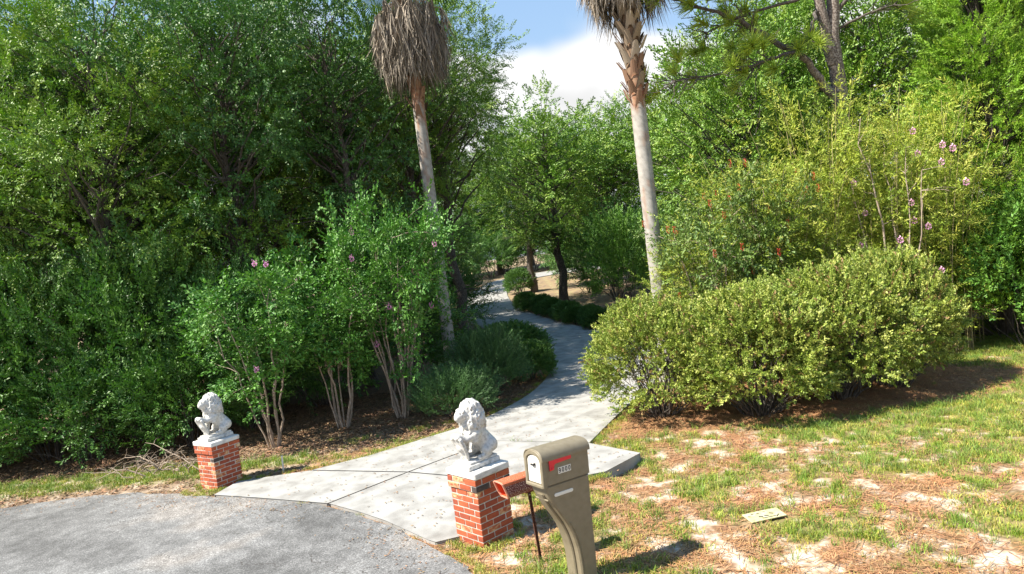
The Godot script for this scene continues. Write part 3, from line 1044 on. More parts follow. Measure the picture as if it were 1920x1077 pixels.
func small_things() -> void:
	# the yellow plate lying in the grass
	var c := [Vector2(2.33, -7.79), Vector2(2.42, -7.66), Vector2(2.85, -7.76), Vector2(2.76, -7.95)]
	var mid := Vector2(2.59, -7.8)
	var t := base("fallen_sign", Vector3(mid.x, ground_y(mid.x, mid.y) + 0.045, mid.y), deg_to_rad(12))
	t.rotation.x = deg_to_rad(5)
	tag(t, "pale yellow sign plate with worn black marks lying flat on the lawn", "sign")
	var pl := part("sign_plate", chamfer_box(Vector3(0.45, 0.014, 0.21), 0.003), mats.yellow_paint, t)
	pl.position.y = 0.0
	for m in [[-0.06, 0.03, 0.05, 0.022, 0.5], [0.01, 0.028, 0.05, 0.02, 0.5], [0.09, 0.0, 0.05, 0.02, 0.6], [0.02, 0.07, 0.17, 0.014, 0.02], [0.13, 0.07, 0.07, 0.014, -0.7], [-0.12, -0.06, 0.03, 0.016, 0.2], [-0.05, -0.055, 0.035, 0.014, 0.1], [0.03, -0.06, 0.03, 0.014, 0.3], [-0.18, -0.02, 0.03, 0.016, 0.4]]:
		var b := part("worn_mark", chamfer_box(Vector3(m[2], 0.002, m[3]), 0.0005), mats.print_black, t)
		place(b, Vector3(m[0], 0.0078, m[1]), Vector3(0, -m[4], 0))
	# stake beside the driveway
	var s := base("marker_stake", Vector3(-4.53, -0.03, -12.25))
	tag(s, "short grey plastic marker stake by the driveway edge", "stake")
	var g := Geo.new()
	tube(g, [Vector3(0, -0.05, 0), Vector3(0.01, 0.15, 0), Vector3(0.015, 0.3, 0.01)], [0.017, 0.017, 0.017], 8, Color.WHITE, true)
	part("stake_pipe", g.mesh(), mats.ivory, s)
	var g2 := Geo.new()
	tube(g2, [Vector3(0.015, 0.3, 0.01), Vector3(0.0155, 0.32, 0.01)], [0.021, 0.019], 8, Color.WHITE, true)
	part("stake_cap", g2.mesh(), mats.ivory, s)
	# dead branches thrown on the verge
	rng.seed = 77
	var bp := base("brush_pile", Vector3(-6.85, 0.0, -13.15))
	tag(bp, "heap of bare grey dead branches on the grassy verge", "brush pile")
	for k in 26:
		var bg := Geo.new()
		var a := Vector3(rng.randf_range(-0.9, 0.7), rng.randf_range(0.0, 0.12), rng.randf_range(-0.3, 0.3))
		var e := a + Vector3(rng.randf_range(-1.0, 1.0), rng.randf_range(0.02, 0.34), rng.randf_range(-0.25, 0.25))
		if k == 0:
			a = Vector3(0.55, 0.0, 0.25); e = Vector3(-0.65, 0.62, -0.1)
		var pts := bent(a, e, rng.randf_range(0.0, 0.16), 6, 0.025)
		tube(bg, pts, taper(rng.randf_range(0.009, 0.018), 0.004, 6), 5)
		for q in 3:
			var from: Vector3 = pts[rng.randi_range(2, 5)]
			tube(bg, bent(from, from + Vector3(rng.randf_range(-0.3, 0.3), rng.randf_range(0.0, 0.2), rng.randf_range(-0.2, 0.2)), 0.03, 3, 0.01), taper(0.006, 0.002, 3), 4)
		part("branch", bg.mesh(), mats.pale_bark, bp)
# ---------------------------------------------------------------- foliage
func leaf(g: Geo, p: Vector3, dir: Vector3, nrm: Vector3, ll: float, lw: float, col: Color) -> void:
	var side := dir.cross(nrm).normalized() * lw * 0.5
	var fold := nrm.normalized() * lw * 0.16
	var k := g.v.size()
	g.v.append(p)
	g.v.append(p + dir * ll * 0.42 + side + fold)
	g.v.append(p + dir * ll)
	g.v.append(p + dir * ll * 0.42 - side + fold)
	for q in 4: g.c.append(col)
	g.i.append(k); g.i.append(k + 1); g.i.append(k + 2)
	g.i.append(k); g.i.append(k + 2); g.i.append(k + 3)

func unit() -> Vector3:
	var z := rng.randf_range(-1, 1)
	var a := rng.randf_range(0, TAU)
	var s := sqrt(1.0 - z * z)
	return Vector3(s * cos(a), z, s * sin(a))

func tint(a: Color, b: Color) -> Color:
	var c := a.lerp(b, rng.randf())
	var f := rng.randf_range(0.75, 1.3)
	return Color(c.r * f, c.g * f, c.b * f)

# a twig along +y with its leaves laid more or less flat to z
func sprig(n: int, L: float, ll: float, lw: float, flat: float, splay: float, c0: Color, c1: Color, droop := 0.0) -> ArrayMesh:
	var g := Geo.new()
	for k in n:
		var t := (k + rng.randf()) / n
		var p := Vector3(0, L * t, -droop * t * t * L)
		var a := (PI if k % 2 else 0.0) + rng.randfn() * (1.0 - flat) * 1.6
		var sp := splay * (1.15 - 0.6 * t)
		var dir := (Vector3.UP * cos(sp) + Vector3(cos(a), 0, sin(a)) * sin(sp) + Vector3(0, 0, -droop * t)).normalized()
		var nr := Vector3(rng.randfn() * 0.4, rng.randfn() * 0.4, 1.0)
		leaf(g, p + Vector3(rng.randfn(), 0, rng.randfn()) * L * 0.05, dir, nr, ll * rng.randf_range(0.7, 1.2), lw * rng.randf_range(0.8, 1.2), tint(c0, c1))
	return g.mesh()

func sprigs(count: int, n: int, L: float, ll: float, lw: float, flat: float, splay: float, cols: Array, droop := 0.0) -> Array:
	var out := []
	for k in count:
		var c0: Color = cols[k % cols.size()]
		var c1: Color = cols[(k + 1) % cols.size()]
		out.append(sprig(n, L, ll, lw, flat, splay, c0, c1.lerp(c0, 0.5), droop))
	return out

func orient(d: Vector3, roll: float, size: float, at: Vector3) -> Transform3D:
	var y := d.normalized()
	var x := y.cross(Vector3.UP)
	x = Vector3.RIGHT if x.length() < 0.05 else x.normalized()
	var z := x.cross(y)
	var b := Basis(x, y, z).rotated(y, roll)
	return Transform3D(b.scaled(Vector3.ONE * size), at)

func proto(called: String) -> Node3D:
	var o := Node3D.new()
	o.name = called
	return o

# a broad tree: h tall, crown radius R, foliage from lo * h upward
func broadleaf(called: String, sd: int, h: float, R: float, lo: float, nclump: int, per: int, tm: Array, cr: float, leafm: Material, barkm: Material, tr: float, bare := 0) -> Node3D:
	rng.seed = sd
	var nz := noise(sd, 1.0, 2)
	var root := proto(called)
	var wood := Geo.new()
	var top := Vector3(rng.randf_range(-0.6, 0.6), h * 0.82, rng.randf_range(-0.6, 0.6))
	var spine := bent(Vector3(0, -0.3, 0), top, 0.0, 10, 0.09)
	tube(wood, spine, [tr * 1.5, tr * 1.1, tr, tr * 0.93, tr * 0.86, tr * 0.76, tr * 0.64, tr * 0.5, tr * 0.38, tr * 0.26, tr * 0.12], 9)
	var st := SurfaceTool.new()
	st.begin(Mesh.PRIMITIVE_TRIANGLES)
	var mid := (lo + 1.0) * 0.5 * h
	var ry := (1.0 - lo) * 0.5 * h
	for k in nclump:
		var d := unit()
		var rad := pow(rng.randf(), 0.38)
		var f := 0.82 + 0.5 * nz.get_noise_3d(d.x * 1.3, d.y * 1.3, d.z * 1.3)
		var p := Vector3(d.x * R * rad * f, mid + d.y * ry * rad, d.z * R * rad * f)
		var flatd := Vector2(p.x, p.z).length()
		var sy := clampf(p.y - flatd * rng.randf_range(0.5, 0.9), h * 0.16, h * 0.74) / (h * 0.82)
		var kk := clampi(int(sy * 10.0), 1, 9)
		var start: Vector3 = (spine[kk] as Vector3).lerp(spine[mini(kk + 1, 10)], fposmod(sy * 10.0, 1.0))
		var lr := clampf(tr * 0.34 * (1.0 - sy * 0.6), 0.02, 0.12)
		tube(wood, bent(start, p, 0.05 * flatd, 5, 0.05 + 0.02 * flatd), taper(lr, 0.008, 5), 5)
		var r := cr * rng.randf_range(0.7, 1.25)
		for q in per:
			var e := unit()
			e.y *= 0.7
			var at := p + e * r * sqrt(rng.randf()) * 0.8
			var dir := (e + (p - Vector3(0, mid, 0)).normalized() * 0.5 + Vector3(0, 0.12, 0) + unit() * 0.35).normalized()
			st.append_from(tm[rng.randi() % tm.size()], 0, orient(dir, rng.randfn() * 0.7, rng.randf_range(0.75, 1.25), at))
	for k in bare:
		var d := unit()
		d.y = absf(d.y) * 0.3 - 0.15
		var s: Vector3 = spine[rng.randi_range(2, 7)]
		var e := s + d * R * rng.randf_range(0.5, 1.0)
		var pts := bent(s, e, 0.2, 6, 0.12)
		tube(wood, pts, taper(0.03, 0.005, 6), 4)
		for q in 6:
			var from: Vector3 = pts[rng.randi_range(2, 6)]
			tube(wood, bent(from, from + (d + unit() * 0.8) * rng.randf_range(0.3, 0.9), 0.0, 3, 0.05), taper(0.01, 0.003, 3), 3)
	part("trunk", wood.mesh(), barkm, root)
	part("crown", st.commit(), leafm, root)
	return root

# a shrub whose leaves sit in a lumpy shell over twiggy stems
func shrub(called: String, sd: int, h: float, R: float, count: int, tm: Array, leafm: Material, shell: float, lumps: float, up: float, stems := 14, clump := 0.0) -> Node3D:
	rng.seed = sd
	var nz := noise(sd, 1.0, 3)
	var root := proto(called)
	var wood := Geo.new()
	var cy := h * 0.46
	for k in stems:
		var d := unit()
		d.y = absf(d.y) + 0.25
		d = d.normalized()
		var e := Vector3(d.x * R * 0.75, d.y * h * 0.78, d.z * R * 0.75)
		var s := Vector3(d.x, 0, d.z) * R * 0.12 + Vector3(0, -0.1, 0)
		tube(wood, bent(s, e, 0.05, 5, 0.03 * R), taper(0.018, 0.005, 5), 5)
	var st := SurfaceTool.new()
	st.begin(Mesh.PRIMITIVE_TRIANGLES)
	var middle := unit()
	var run := 0
	for k in count:
		if run <= 0:
			middle = unit()
			run = rng.randi_range(6, 16)
		run -= 1
		var d := (middle + unit() * clump).normalized() if clump > 0.0 else unit()
		if d.y < -0.55: d.y = -d.y
		var f := 1.0 + (0.055 * sin(middle.x * 40.0 + middle.z * 23.0) if clump > 0.0 else 0.0) + lumps * nz.get_noise_3d(d.x * 2.0, d.y * 2.0, d.z * 2.0) + lumps * 0.6 * nz.get_noise_3d(d.x * 5.0 + 9.0, d.y * 5.0, d.z * 5.0)
		var dep := 1.0 - shell * rng.randf() * rng.randf()
		var p := Vector3(d.x * R * f * dep, cy + d.y * (h - cy) * f * dep * (1.0 if d.y > 0.0 else 0.85), d.z * R * f * dep)
		if p.y < 0.03: p.y = rng.randf_range(0.03, 0.2)
		var dir := (d * 0.8 + Vector3.UP * up + unit() * 0.55).normalized()
		st.append_from(tm[rng.randi() % tm.size()], 0, orient(dir, rng.randf_range(0, TAU), rng.randf_range(0.75, 1.25), p))
	part("stems", wood.mesh(), mats.bark, root)
	part("foliage", st.commit(), leafm, root)
	return root

func flower_mesh(sd: int, c0: Color, c1: Color, size: float, tall: float) -> ArrayMesh:
	rng.seed = sd
	var g := Geo.new()
	for k in 60:
		var d := unit()
		var p := Vector3(d.x * size, (d.y * 0.5 + 0.5) * tall, d.z * size) * rng.randf_range(0.5, 1.0)
		leaf(g, p, (d + unit() * 0.6).normalized(), unit(), size * 0.55, size * 0.45, tint(c0, c1))
	return g.mesh()

# several pale stems fanning from one root, leaf sprays at their ends
func myrtle(called: String, sd: int, h: float, spread: float, nstem: int, per: int, tm: Array, flowers: int, fm: ArrayMesh, low: float, stem_mat: Material) -> Node3D:
	rng.seed = sd
	var root := proto(called)
	var st := SurfaceTool.new()
	st.begin(Mesh.PRIMITIVE_TRIANGLES)
	var ends := []
	for k in nstem:
		var a := TAU * k / nstem + rng.randf_range(-0.4, 0.4)
		var out := Vector3(cos(a), 0, sin(a))
		var s := out * rng.randf_range(0.04, 0.13) + Vector3(0, -0.08, 0)
		var e := out * spread * rng.randf_range(0.3, 0.75) + Vector3(0, h * rng.randf_range(0.6, 0.85), 0)
		var pts := bent(s, e, 0.12, 9, 0.035)
		var w := Geo.new()
		tube(w, pts, taper(rng.randf_range(0.016, 0.034), 0.008, 9), 7)
		for q in 7:
			var kk := rng.randi_range(4, 9)
			var from: Vector3 = pts[kk]
			if from.y < low * h: continue
			var dir := (out * 0.6 + unit() * 0.9 + Vector3.UP * 0.45).normalized()
			var to := from + dir * spread * rng.randf_range(0.25, 0.6)
			tube(w, bent(from, to, 0.03, 4, 0.03), taper(0.008, 0.003, 4), 4)
			ends.append([from, to])
		ends.append([pts[7], pts[9] + Vector3(0, 0.3, 0)])
		part("stem", w.mesh(), stem_mat, root)
	var made := 0
	for e in ends:
		for q in per:
			var t := rng.randf_range(0.25, 1.05)
			var at: Vector3 = (e[0] as Vector3).lerp(e[1], t)
			var along: Vector3 = (e[1] - e[0]).normalized()
			var dir := (along * 0.7 + unit() * 0.9)
			dir.y = dir.y * 0.5 + 0.1
			st.append_from(tm[rng.randi() % tm.size()], 0, orient(dir, rng.randfn() * 0.4, rng.randf_range(0.7, 1.25), at + unit() * 0.1))
	part("crown", st.commit(), mats.leaf, root)
	ends.shuffle()
	for k in mini(flowers, ends.size()):
		var f := part("flower_cluster", fm, mats.petal, root)
		f.position = ends[k][1] + Vector3(rng.randf_range(-0.1, 0.1), 0.1, 0.25 + rng.randf_range(0, 0.2))
	return root

# arching canes in a dense stand, narrow leaves in tufts
func canes(called: String, sd: int, h: float, R: float, count: int, tufts: int, tm: Array, stem_col: Color) -> Node3D:
	rng.seed = sd
	var root := proto(called)
	var st := SurfaceTool.new()
	st.begin(Mesh.PRIMITIVE_TRIANGLES)
	var w := Geo.new()
	for k in count:
		var a := rng.randf_range(0, TAU)
		var r0 := R * 0.55 * sqrt(rng.randf())
		var s := Vector3(cos(a) * r0, -0.1, sin(a) * r0)
		var hh := h * rng.randf_range(0.55, 1.0)
		var lean := Vector3(cos(a), 0, sin(a)) * R * rng.randf_range(0.2, 0.75) + Vector3(rng.randfn(), 0, rng.randfn()) * 0.15
		var pts := []
		for q in 9:
			var t := q / 8.0
			pts.append(s + Vector3(0, hh * t, 0) + lean * t * t * 0.9 + Vector3(0, -0.08 * hh * t * t * t, 0))
		tube(w, pts, taper(0.013, 0.004, 8), 4, tint(stem_col, stem_col * 0.8))
		for q in tufts:
			var t := pow(rng.randf(), 0.75) * 0.85 + 0.15
			var kk := clampi(int(t * 8.0), 0, 7)
			var at: Vector3 = (pts[kk] as Vector3).lerp(pts[kk + 1], fposmod(t * 8.0, 1.0))
			var o := unit()
			o.y = o.y * 0.5 + 0.15
			at += o * rng.randf_range(0.05, 0.42)
			st.append_from(tm[rng.randi() % tm.size()], 0, orient(o + Vector3(0, 0.2, 0), rng.randf_range(0, TAU), rng.randf_range(0.7, 1.3), at))
	part("canes", w.mesh(), mats.stem, root)
	part("foliage", st.commit(), mats.leaf, root)
	return root

# conical evergreen of feathery upswept sprays
func cedar(called: String, sd: int, h: float, R: float, nclump: int, per: int, tm: Array) -> Node3D:
	rng.seed = sd
	var root := proto(called)
	var wood := Geo.new()
	var spine := bent(Vector3(0, -0.2, 0), Vector3(0.1, h * 0.97, 0), 0.0, 10, 0.04)
	tube(wood, spine, taper(0.17, 0.02, 10), 8)
	var st := SurfaceTool.new()
	st.begin(Mesh.PRIMITIVE_TRIANGLES)
	for k in nclump:
		var t := pow(rng.randf(), 0.9)
		var y := h * (0.04 + 0.94 * t)
		var a := rng.randf_range(0, TAU)
		var rr := R * pow(1.0 - t * 0.96, 0.6) * rng.randf_range(0.55, 1.1)
		var p := Vector3(cos(a) * rr, y, sin(a) * rr)
		tube(wood, bent(spine[clampi(int(t * 9.0), 0, 9)], p, -0.05, 3, 0.02), taper(0.022, 0.005, 3), 4)
		for q in per:
			var at := p + unit() * Vector3(0.4, 0.32, 0.4) * sqrt(rng.randf()) - Vector3(p.x, 0, p.z) * rng.randf() * 0.25
			var dir := Vector3(cos(a), 0.7, sin(a)) + unit() * 0.8
			st.append_from(tm[rng.randi() % tm.size()], 0, orient(dir, rng.randf_range(0, TAU), rng.randf_range(0.7, 1.3), at))
	part("trunk", wood.mesh(), mats.bark, root)
	part("crown", st.commit(), mats.leaf, root)
	return root

# ---------------------------------------------------------------- palms
func dead_frond(sd: int) -> ArrayMesh:
	# hangs from the origin: out along +x, then down, a folded fan of dry strips
	rng.seed = sd
	var g := Geo.new()
	var grey := Color(0.26, 0.225, 0.185)
	var dark := Color(0.12, 0.1, 0.08)
	var reach := rng.randf_range(0.5, 0.8)
	var knee := Vector3(reach, -rng.randf_range(0.1, 0.35), 0)
	var mid := Vector3(reach * 0.55, rng.randf_range(0.02, 0.1), 0)
	var stalk := tint(Color(0.42, 0.33, 0.24), Color(0.3, 0.23, 0.17))
	var pr := Vector3(0, 0, 0.018)
	var up := Vector3(0, 0.012, 0)
	var line := [Vector3(0, 0.1, 0), mid, knee]
	for k in 2:
		var a: Vector3 = line[k]
		var b: Vector3 = line[k + 1]
		for face in [[pr, up], [up, -pr], [-pr, -up], [-up, pr]]:
			g.quad(a + face[0], b + face[0], b + face[1], a + face[1])
			for q in 4: g.c.append(stalk)
	for k in 30:
		var f := (k - 14.5) / 14.5
		var len_ := rng.randf_range(0.75, 1.3) * (1.0 - 0.2 * absf(f))
		var dir := Vector3(rng.randf_range(-0.16, 0.26), -1.0, f * 0.3 + rng.randfn() * 0.06).normalized()
		var p := knee + Vector3(rng.randfn() * 0.03, 0, f * 0.06)
		var w := Vector3(rng.randf_range(-1, 1), 0, rng.randf_range(-1, 1)).normalized() * rng.randf_range(0.009, 0.02)
		var col := tint(grey, dark)
		if rng.randf() < 0.18: col = tint(Color(0.42, 0.36, 0.29), Color(0.34, 0.28, 0.21))
		var m := p + dir * len_ * 0.5 + Vector3(rng.randfn() * 0.05, 0, rng.randfn() * 0.05)
		var e := p + dir * len_ + Vector3(rng.randfn() * 0.1 - 0.05, 0, rng.randfn() * 0.08)
		g.quad(p - w * 0.5, p + w * 0.5, m + w, m - w)
		g.tri(m - w, m + w, e)
		for q in 7: g.c.append(col)
	return g.mesh()

func live_frond(sd: int) -> ArrayMesh:
	rng.seed = sd
	var g := Geo.new()
	var tip := Vector3(1.0, 0.35, 0)
	var stalk := Color(0.12, 0.16, 0.04)
	for face in [[Vector3(0, 0, 0.02), Vector3(0, 0.02, 0)], [Vector3(0, 0.02, 0), Vector3(0, 0, -0.02)], [Vector3(0, 0, -0.02), Vector3(0, 0, 0.02)]]:
		g.quad(face[0], tip + face[0], tip + face[1], face[1])
		for q in 4: g.c.append(stalk)
	for k in 36:
		var a := lerpf(-2.2, 2.2, k / 35.0)
		var d := Vector3(cos(a), sin(absf(a)) * 0.1, sin(a))
		var len_ := 0.95 * (1.0 - 0.12 * absf(a))
		var s := Vector3(-d.z, 0, d.x) * 0.022
		var m := tip + d * len_ * 0.6
		var e := tip + d * len_ + Vector3(0, -0.22, 0)
		g.quad(tip, tip, m + s, m - s)
		g.tri(m - s, m + s, e)
		for q in 7: g.c.append(tint(Color(0.06, 0.12, 0.03), Color(0.1, 0.17, 0.04)))
	return g.mesh()

func palm(at: Vector3, clear: float, r0: float, r1: float, red: Array, boots: int, skirt_y: float, label: String) -> void:
	# clear: height of the trunk's top; red: heights between which old leaf bases leave it reddish brown
	var t := base("palm_tree", at)
	tag(t, label, "palm tree", "tall palms beside the driveway")
	rng.seed = int(at.x * 100) + 500
	var g := Geo.new()
	var sides := 16
	var rows := int(clear / 0.05)
	var nz := noise(int(at.x * 10) + 90, 1.0, 3)
	for k in rows + 1:
		var y := -0.2 + (clear + 0.2) * k / rows
		var f := y / clear
		var rr := lerpf(r0, r1, clampf(f, 0, 1)) * (1.0 + 0.35 * exp(-maxf(y, 0.0) / 0.35))
		rr *= 1.0 + 0.03 * (1.0 if k % 3 == 0 else 0.0) + 0.02 * nz.get_noise_2d(y * 1.5, 3.0)
		for s in sides:
			var a := TAU * s / sides
			var d := Vector3(cos(a), 0, sin(a))
			g.v.append(Vector3(0, y, 0) + d * rr * (1.0 + 0.03 * nz.get_noise_3d(d.x * 3.0, y * 4.0, d.z * 3.0)))
			g.n.append(d)
			var patch := nz.get_noise_3d(d.x * 0.7, y * 0.9, d.z * 0.7)
			var col := Color(0.46, 0.44, 0.41).lerp(Color(0.29, 0.275, 0.255), clampf(0.5 + nz.get_noise_3d(d.x * 2.0, y * 6.0, d.z * 2.0), 0, 1))
			var redness := clampf((y - red[0] + patch * 1.0) / 0.4, 0, 1)
			if y > red[0] - 2.6: redness = maxf(redness, clampf((patch - 0.2) * 6.0, 0, 0.5))
			col = col.lerp(Color(0.29, 0.115, 0.06).lerp(Color(0.38, 0.25, 0.16), rng.randf()), redness)
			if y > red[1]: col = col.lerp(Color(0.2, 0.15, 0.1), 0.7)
			g.c.append(col)
	for k in rows:
		for s in sides:
			var a := k * sides + s
			var b := k * sides + (s + 1) % sides
			g.i.append_array(PackedInt32Array([a, b, b + sides, a, b + sides, a + sides]))
	part("trunk", g.mesh(), mats.palm_bark, t)
	# old leaf bases, crossing one another up the trunk
	var boot := Geo.new()
	for s in [-1.0, 1.0]:
		boot.quad(Vector3(s * 0.1, -0.1, 0.0), Vector3(s * 0.02, 0.06, 0.05), Vector3(s * 0.02, 0.3, 0.09), Vector3(s * 0.05, 0.26, 0.07))
		boot.quad(Vector3(s * 0.1, -0.1, -0.03), Vector3(s * 0.05, 0.26, 0.04), Vector3(s * 0.02, 0.3, 0.06), Vector3(s * 0.02, 0.06, 0.0))
	boot.quad(Vector3(-0.02, 0.06, 0.05), Vector3(0.02, 0.06, 0.05), Vector3(0.02, 0.3, 0.09), Vector3(-0.02, 0.3, 0.09))
	var boot_mesh := boot.mesh()
	var boot_mats := [plain("boot_a", lin(0.24, 0.18, 0.125), 0.9), plain("boot_b", lin(0.36, 0.29, 0.22), 0.9), plain("boot_c", lin(0.23, 0.13, 0.08), 0.9)]
	for k in boots:
		var f := float(k) / boots
		var y := lerpf(red[0] + 0.25, clear - 0.1, f)
		var a := k * 2.4
		var b := part("leaf_base", boot_mesh, boot_mats[2] if rng.randf() > f * 2.2 + 0.1 else boot_mats[rng.randi() % 2], t)
		var rr := lerpf(r0, r1, clampf(y / clear, 0, 1))
		b.position = Vector3(sin(a) * rr * 0.93, y, cos(a) * rr * 0.93)
		b.rotation = Vector3(rng.randf_range(0.1, 0.4), a, 0)
		b.scale = Vector3.ONE * (1.1 + 0.6 * f)
		b.rotation_order = EULER_ORDER_YXZ
	var fronds := []
	for k in 5: fronds.append(dead_frond(200 + k))
	rng.seed = int(at.x * 100) + 900
	for k in 96:
		var f := k / 95.0
		var b := part("dead_frond", fronds[k % 5], mats.dry, t)
		var a := k * 2.3999
		b.position = Vector3(cos(a) * r1 * 0.9, skirt_y + 1.5 * f + rng.randf_range(-0.1, 0.1), -sin(a) * r1 * 0.9)
		b.rotation = Vector3(0, a, lerpf(0.12, -0.12, f) + rng.randf_range(-0.14, 0.14))
		b.rotation_order = EULER_ORDER_YXZ
		var wide := lerpf(0.64, 1.24, pow(f, 0.6)) * (1.0 if f < 0.75 else lerpf(1.0, 0.5, (f - 0.75) * 4.0))
		b.scale = Vector3(wide, rng.randf_range(0.9, 1.15), 1.0)
	var live := [live_frond(300), live_frond(301)]
	for k in 26:
		var f := k / 25.0
		var b := part("frond", live[k % 2], mats.leaf, t)
		b.position = Vector3(0, clear - 0.05 + f * 0.3, 0)
		b.rotation = Vector3(rng.randf_range(-0.2, 0.2), k * 2.3999, lerpf(-0.5, 1.2, f))
		b.rotation_order = EULER_ORDER_YXZ
		b.scale = Vector3.ONE * rng.randf_range(0.9, 1.15)

# ---------------------------------------------------------------- pine
func needle_tuft(sd: int) -> ArrayMesh:
	rng.seed = sd
	var g := Geo.new()
	for k in 110:
		var d := unit()
		d.y = absf(d.y) * 0.8 + 0.12
		d = (d + Vector3(0, 0.25, 0)).normalized()
		var s := d.cross(unit()).normalized() * 0.008
		var p := Vector3(0, rng.randf_range(-0.14, 0.02), 0)
		var len_ := rng.randf_range(0.26, 0.42)
		g.quad(p - s, p + s, p + d * len_ + s * 0.4 - Vector3(0, 0.03, 0), p + d * len_ - s * 0.4 - Vector3(0, 0.03, 0))
		var col := tint(Color(0.42, 0.5, 0.06), Color(0.22, 0.34, 0.05))
		for q in 4: g.c.append(col)
	return g.mesh()

func pine_tree() -> void:
	var at := Vector3(8.6, 0, -17.0)
	var t := base("pine_tree", at)
	tag(t, "pine with forked flaky grey trunk and long sparse limbs with needle tufts", "pine tree")
	rng.seed = 321
	var g := Geo.new()
	var fork := Vector3(-0.02, 5.9, 0)
	tube(g, bent(Vector3(0, -0.2, 0), fork, 0, 8, 0.03), taper(0.27, 0.2, 8), 10)
	tube(g, bent(fork, Vector3(0.02, 9.6, 0.1), 0, 6, 0.03), taper(0.2, 0.12, 6), 9)
	tube(g, bent(Vector3(0.02, 9.5, 0.1), Vector3(0.5, 12.5, 0), 0, 5, 0.05), taper(0.12, 0.03, 5), 7)
	tube(g, bent(Vector3(-0.05, 7.1, 0.02), Vector3(-0.52, 9.4, 0.2), 0.0, 5, 0.03), taper(0.16, 0.1, 5), 8)
	tube(g, bent(Vector3(-0.52, 9.4, 0.2), Vector3(-1.0, 11.6, 0.4), 0.0, 5, 0.05), taper(0.1, 0.03, 5), 7)
	part("trunk", g.mesh(), mats.pine_bark, t)
	var tufts := [needle_tuft(330), needle_tuft(331), needle_tuft(332)]
	# limbs: start, end, thickness, how much foliage from where on
	var limbs := [
		[Vector3(-0.04, 6.1, 0.02), Vector3(-1.0, 7.3, 0.35), 0.13, 0.08, 2.0, 0.0],
		[Vector3(-0.95, 7.3, 0.35), Vector3(-2.9, 8.35, 0.8), 0.085, 0.05, 0.55, 9.0],
		[Vector3(-2.9, 8.35, 0.8), Vector3(-4.5, 8.9, 1.0), 0.05, 0.015, 0.2, 10.0],
		[Vector3(-0.35, 8.4, 0.15), Vector3(-1.15, 7.35, 0.7), 0.05, 0.035, 0.7, 6.0],
		[Vector3(-1.15, 7.35, 0.7), Vector3(-2.5, 7.05, 1.0), 0.04, 0.03, 0.3, 9.0],
		[Vector3(-2.5, 7.05, 1.0), Vector3(-4.55, 6.85, 1.1), 0.032, 0.014, 0.55, 13.0],
		[Vector3(-0.6, 8.8, 0.2), Vector3(-3.6, 8.0, 0.5), 0.045, 0.012, 0.35, 12.0],
		[Vector3(0.02, 8.2, 0.05), Vector3(1.0, 9.2, 0.4), 0.06, 0.02, 0.3, 6.0],
		[Vector3(0.02, 7.9, 0.05), Vector3(1.3, 8.25, 0.6), 0.04, 0.012, 0.5, 7.0],
		[Vector3(-0.75, 10.4, 0.3), Vector3(-3.4, 9.6, 0.9), 0.05, 0.012, 0.3, 14.0],
		[Vector3(0.2, 10.6, 0.1), Vector3(2.4, 10.8, 0.5), 0.05, 0.012, 0.3, 14.0],
		[Vector3(0.3, 11.4, 0.1), Vector3(-1.6, 12.1, -0.6), 0.04, 0.012, 0.2, 14.0],
	]
	for L in limbs:
		var w := Geo.new()
		var pts := bent(L[0], L[1], 0.03, 8, 0.04)
		tube(w, pts, taper(L[2], L[3], 8), 6)
		var limb_tufts := []
		for k in int(L[5] * 2.2):
			var f := rng.randf_range(L[4], 1.0)
			var from: Vector3 = pts[clampi(int(f * 8.0), 0, 8)]
			var along: Vector3 = (L[1] - L[0]).normalized()
			var d := (along + unit() * 0.9).normalized()
			var to := from + d * rng.randf_range(0.3, 0.85) + Vector3(0, 0.06, 0)
			tube(w, bent(from, to, -0.04, 4, 0.035), taper(0.013, 0.006, 4), 4)
			if rng.randf() < 0.36: limb_tufts.append([to, d])
		var limb := part("limb", w.mesh(), mats.pine_bark if L[2] > 0.1 else mats.bark, t)
		for e in limb_tufts:
			var b := part("needle_tuft", tufts[rng.randi() % 3], mats.leaf, limb)
			b.transform = orient((e[1] as Vector3) + Vector3(0, 0.7, 0), rng.randf_range(0, TAU), rng.randf_range(0.8, 1.25), e[0])

# ---------------------------------------------------------------- grass and litter
func tuft(sd: int, n: int, h: float, wide: float, c0: Color, c1: Color, spread: float) -> ArrayMesh:
	rng.seed = sd
	var g := Geo.new()
	for k in n:
		var a := rng.randf_range(0, TAU)
		var p := Vector3(cos(a), 0, sin(a)) * spread * sqrt(rng.randf())
		var hh := h * rng.randf_range(0.5, 1.1)
		var lean := Vector3(rng.randfn(), 0, rng.randfn()) * hh * 0.42
		var s := Vector3(cos(a * 3.0), 0, sin(a * 3.0)) * wide * 0.5
		var m := p + Vector3(0, hh * 0.6, 0) + lean * 0.4
		var e := p + Vector3(0, hh * 0.9, 0) + lean * 1.2
		g.quad(p - s, p + s, m + s * 0.8, m - s * 0.8)
		g.tri(m - s * 0.8, m + s * 0.8, e)
		var col := tint(c0, c1)
		for q in 7: g.c.append(col)
	return g.mesh()

func straw(sd: int, n: int, len_: float, c0: Color, c1: Color) -> ArrayMesh:
	rng.seed = sd
	var g := Geo.new()
	for k in n:
		var a := rng.randf_range(0, TAU)
		var p := Vector3(rng.randf_range(-0.14, 0.14), rng.randf_range(0.004, 0.025), rng.randf_range(-0.14, 0.14))
		var d := Vector3(cos(a), rng.randf_range(-0.06, 0.14), sin(a)) * len_ * rng.randf_range(0.5, 1.0)
		var s := Vector3(-sin(a), 0, cos(a)) * 0.003
		g.quad(p - s, p + s, p + d + s, p + d - s)
		var col := tint(c0, c1)
		for q in 4: g.c.append(col)
	return g.mesh()

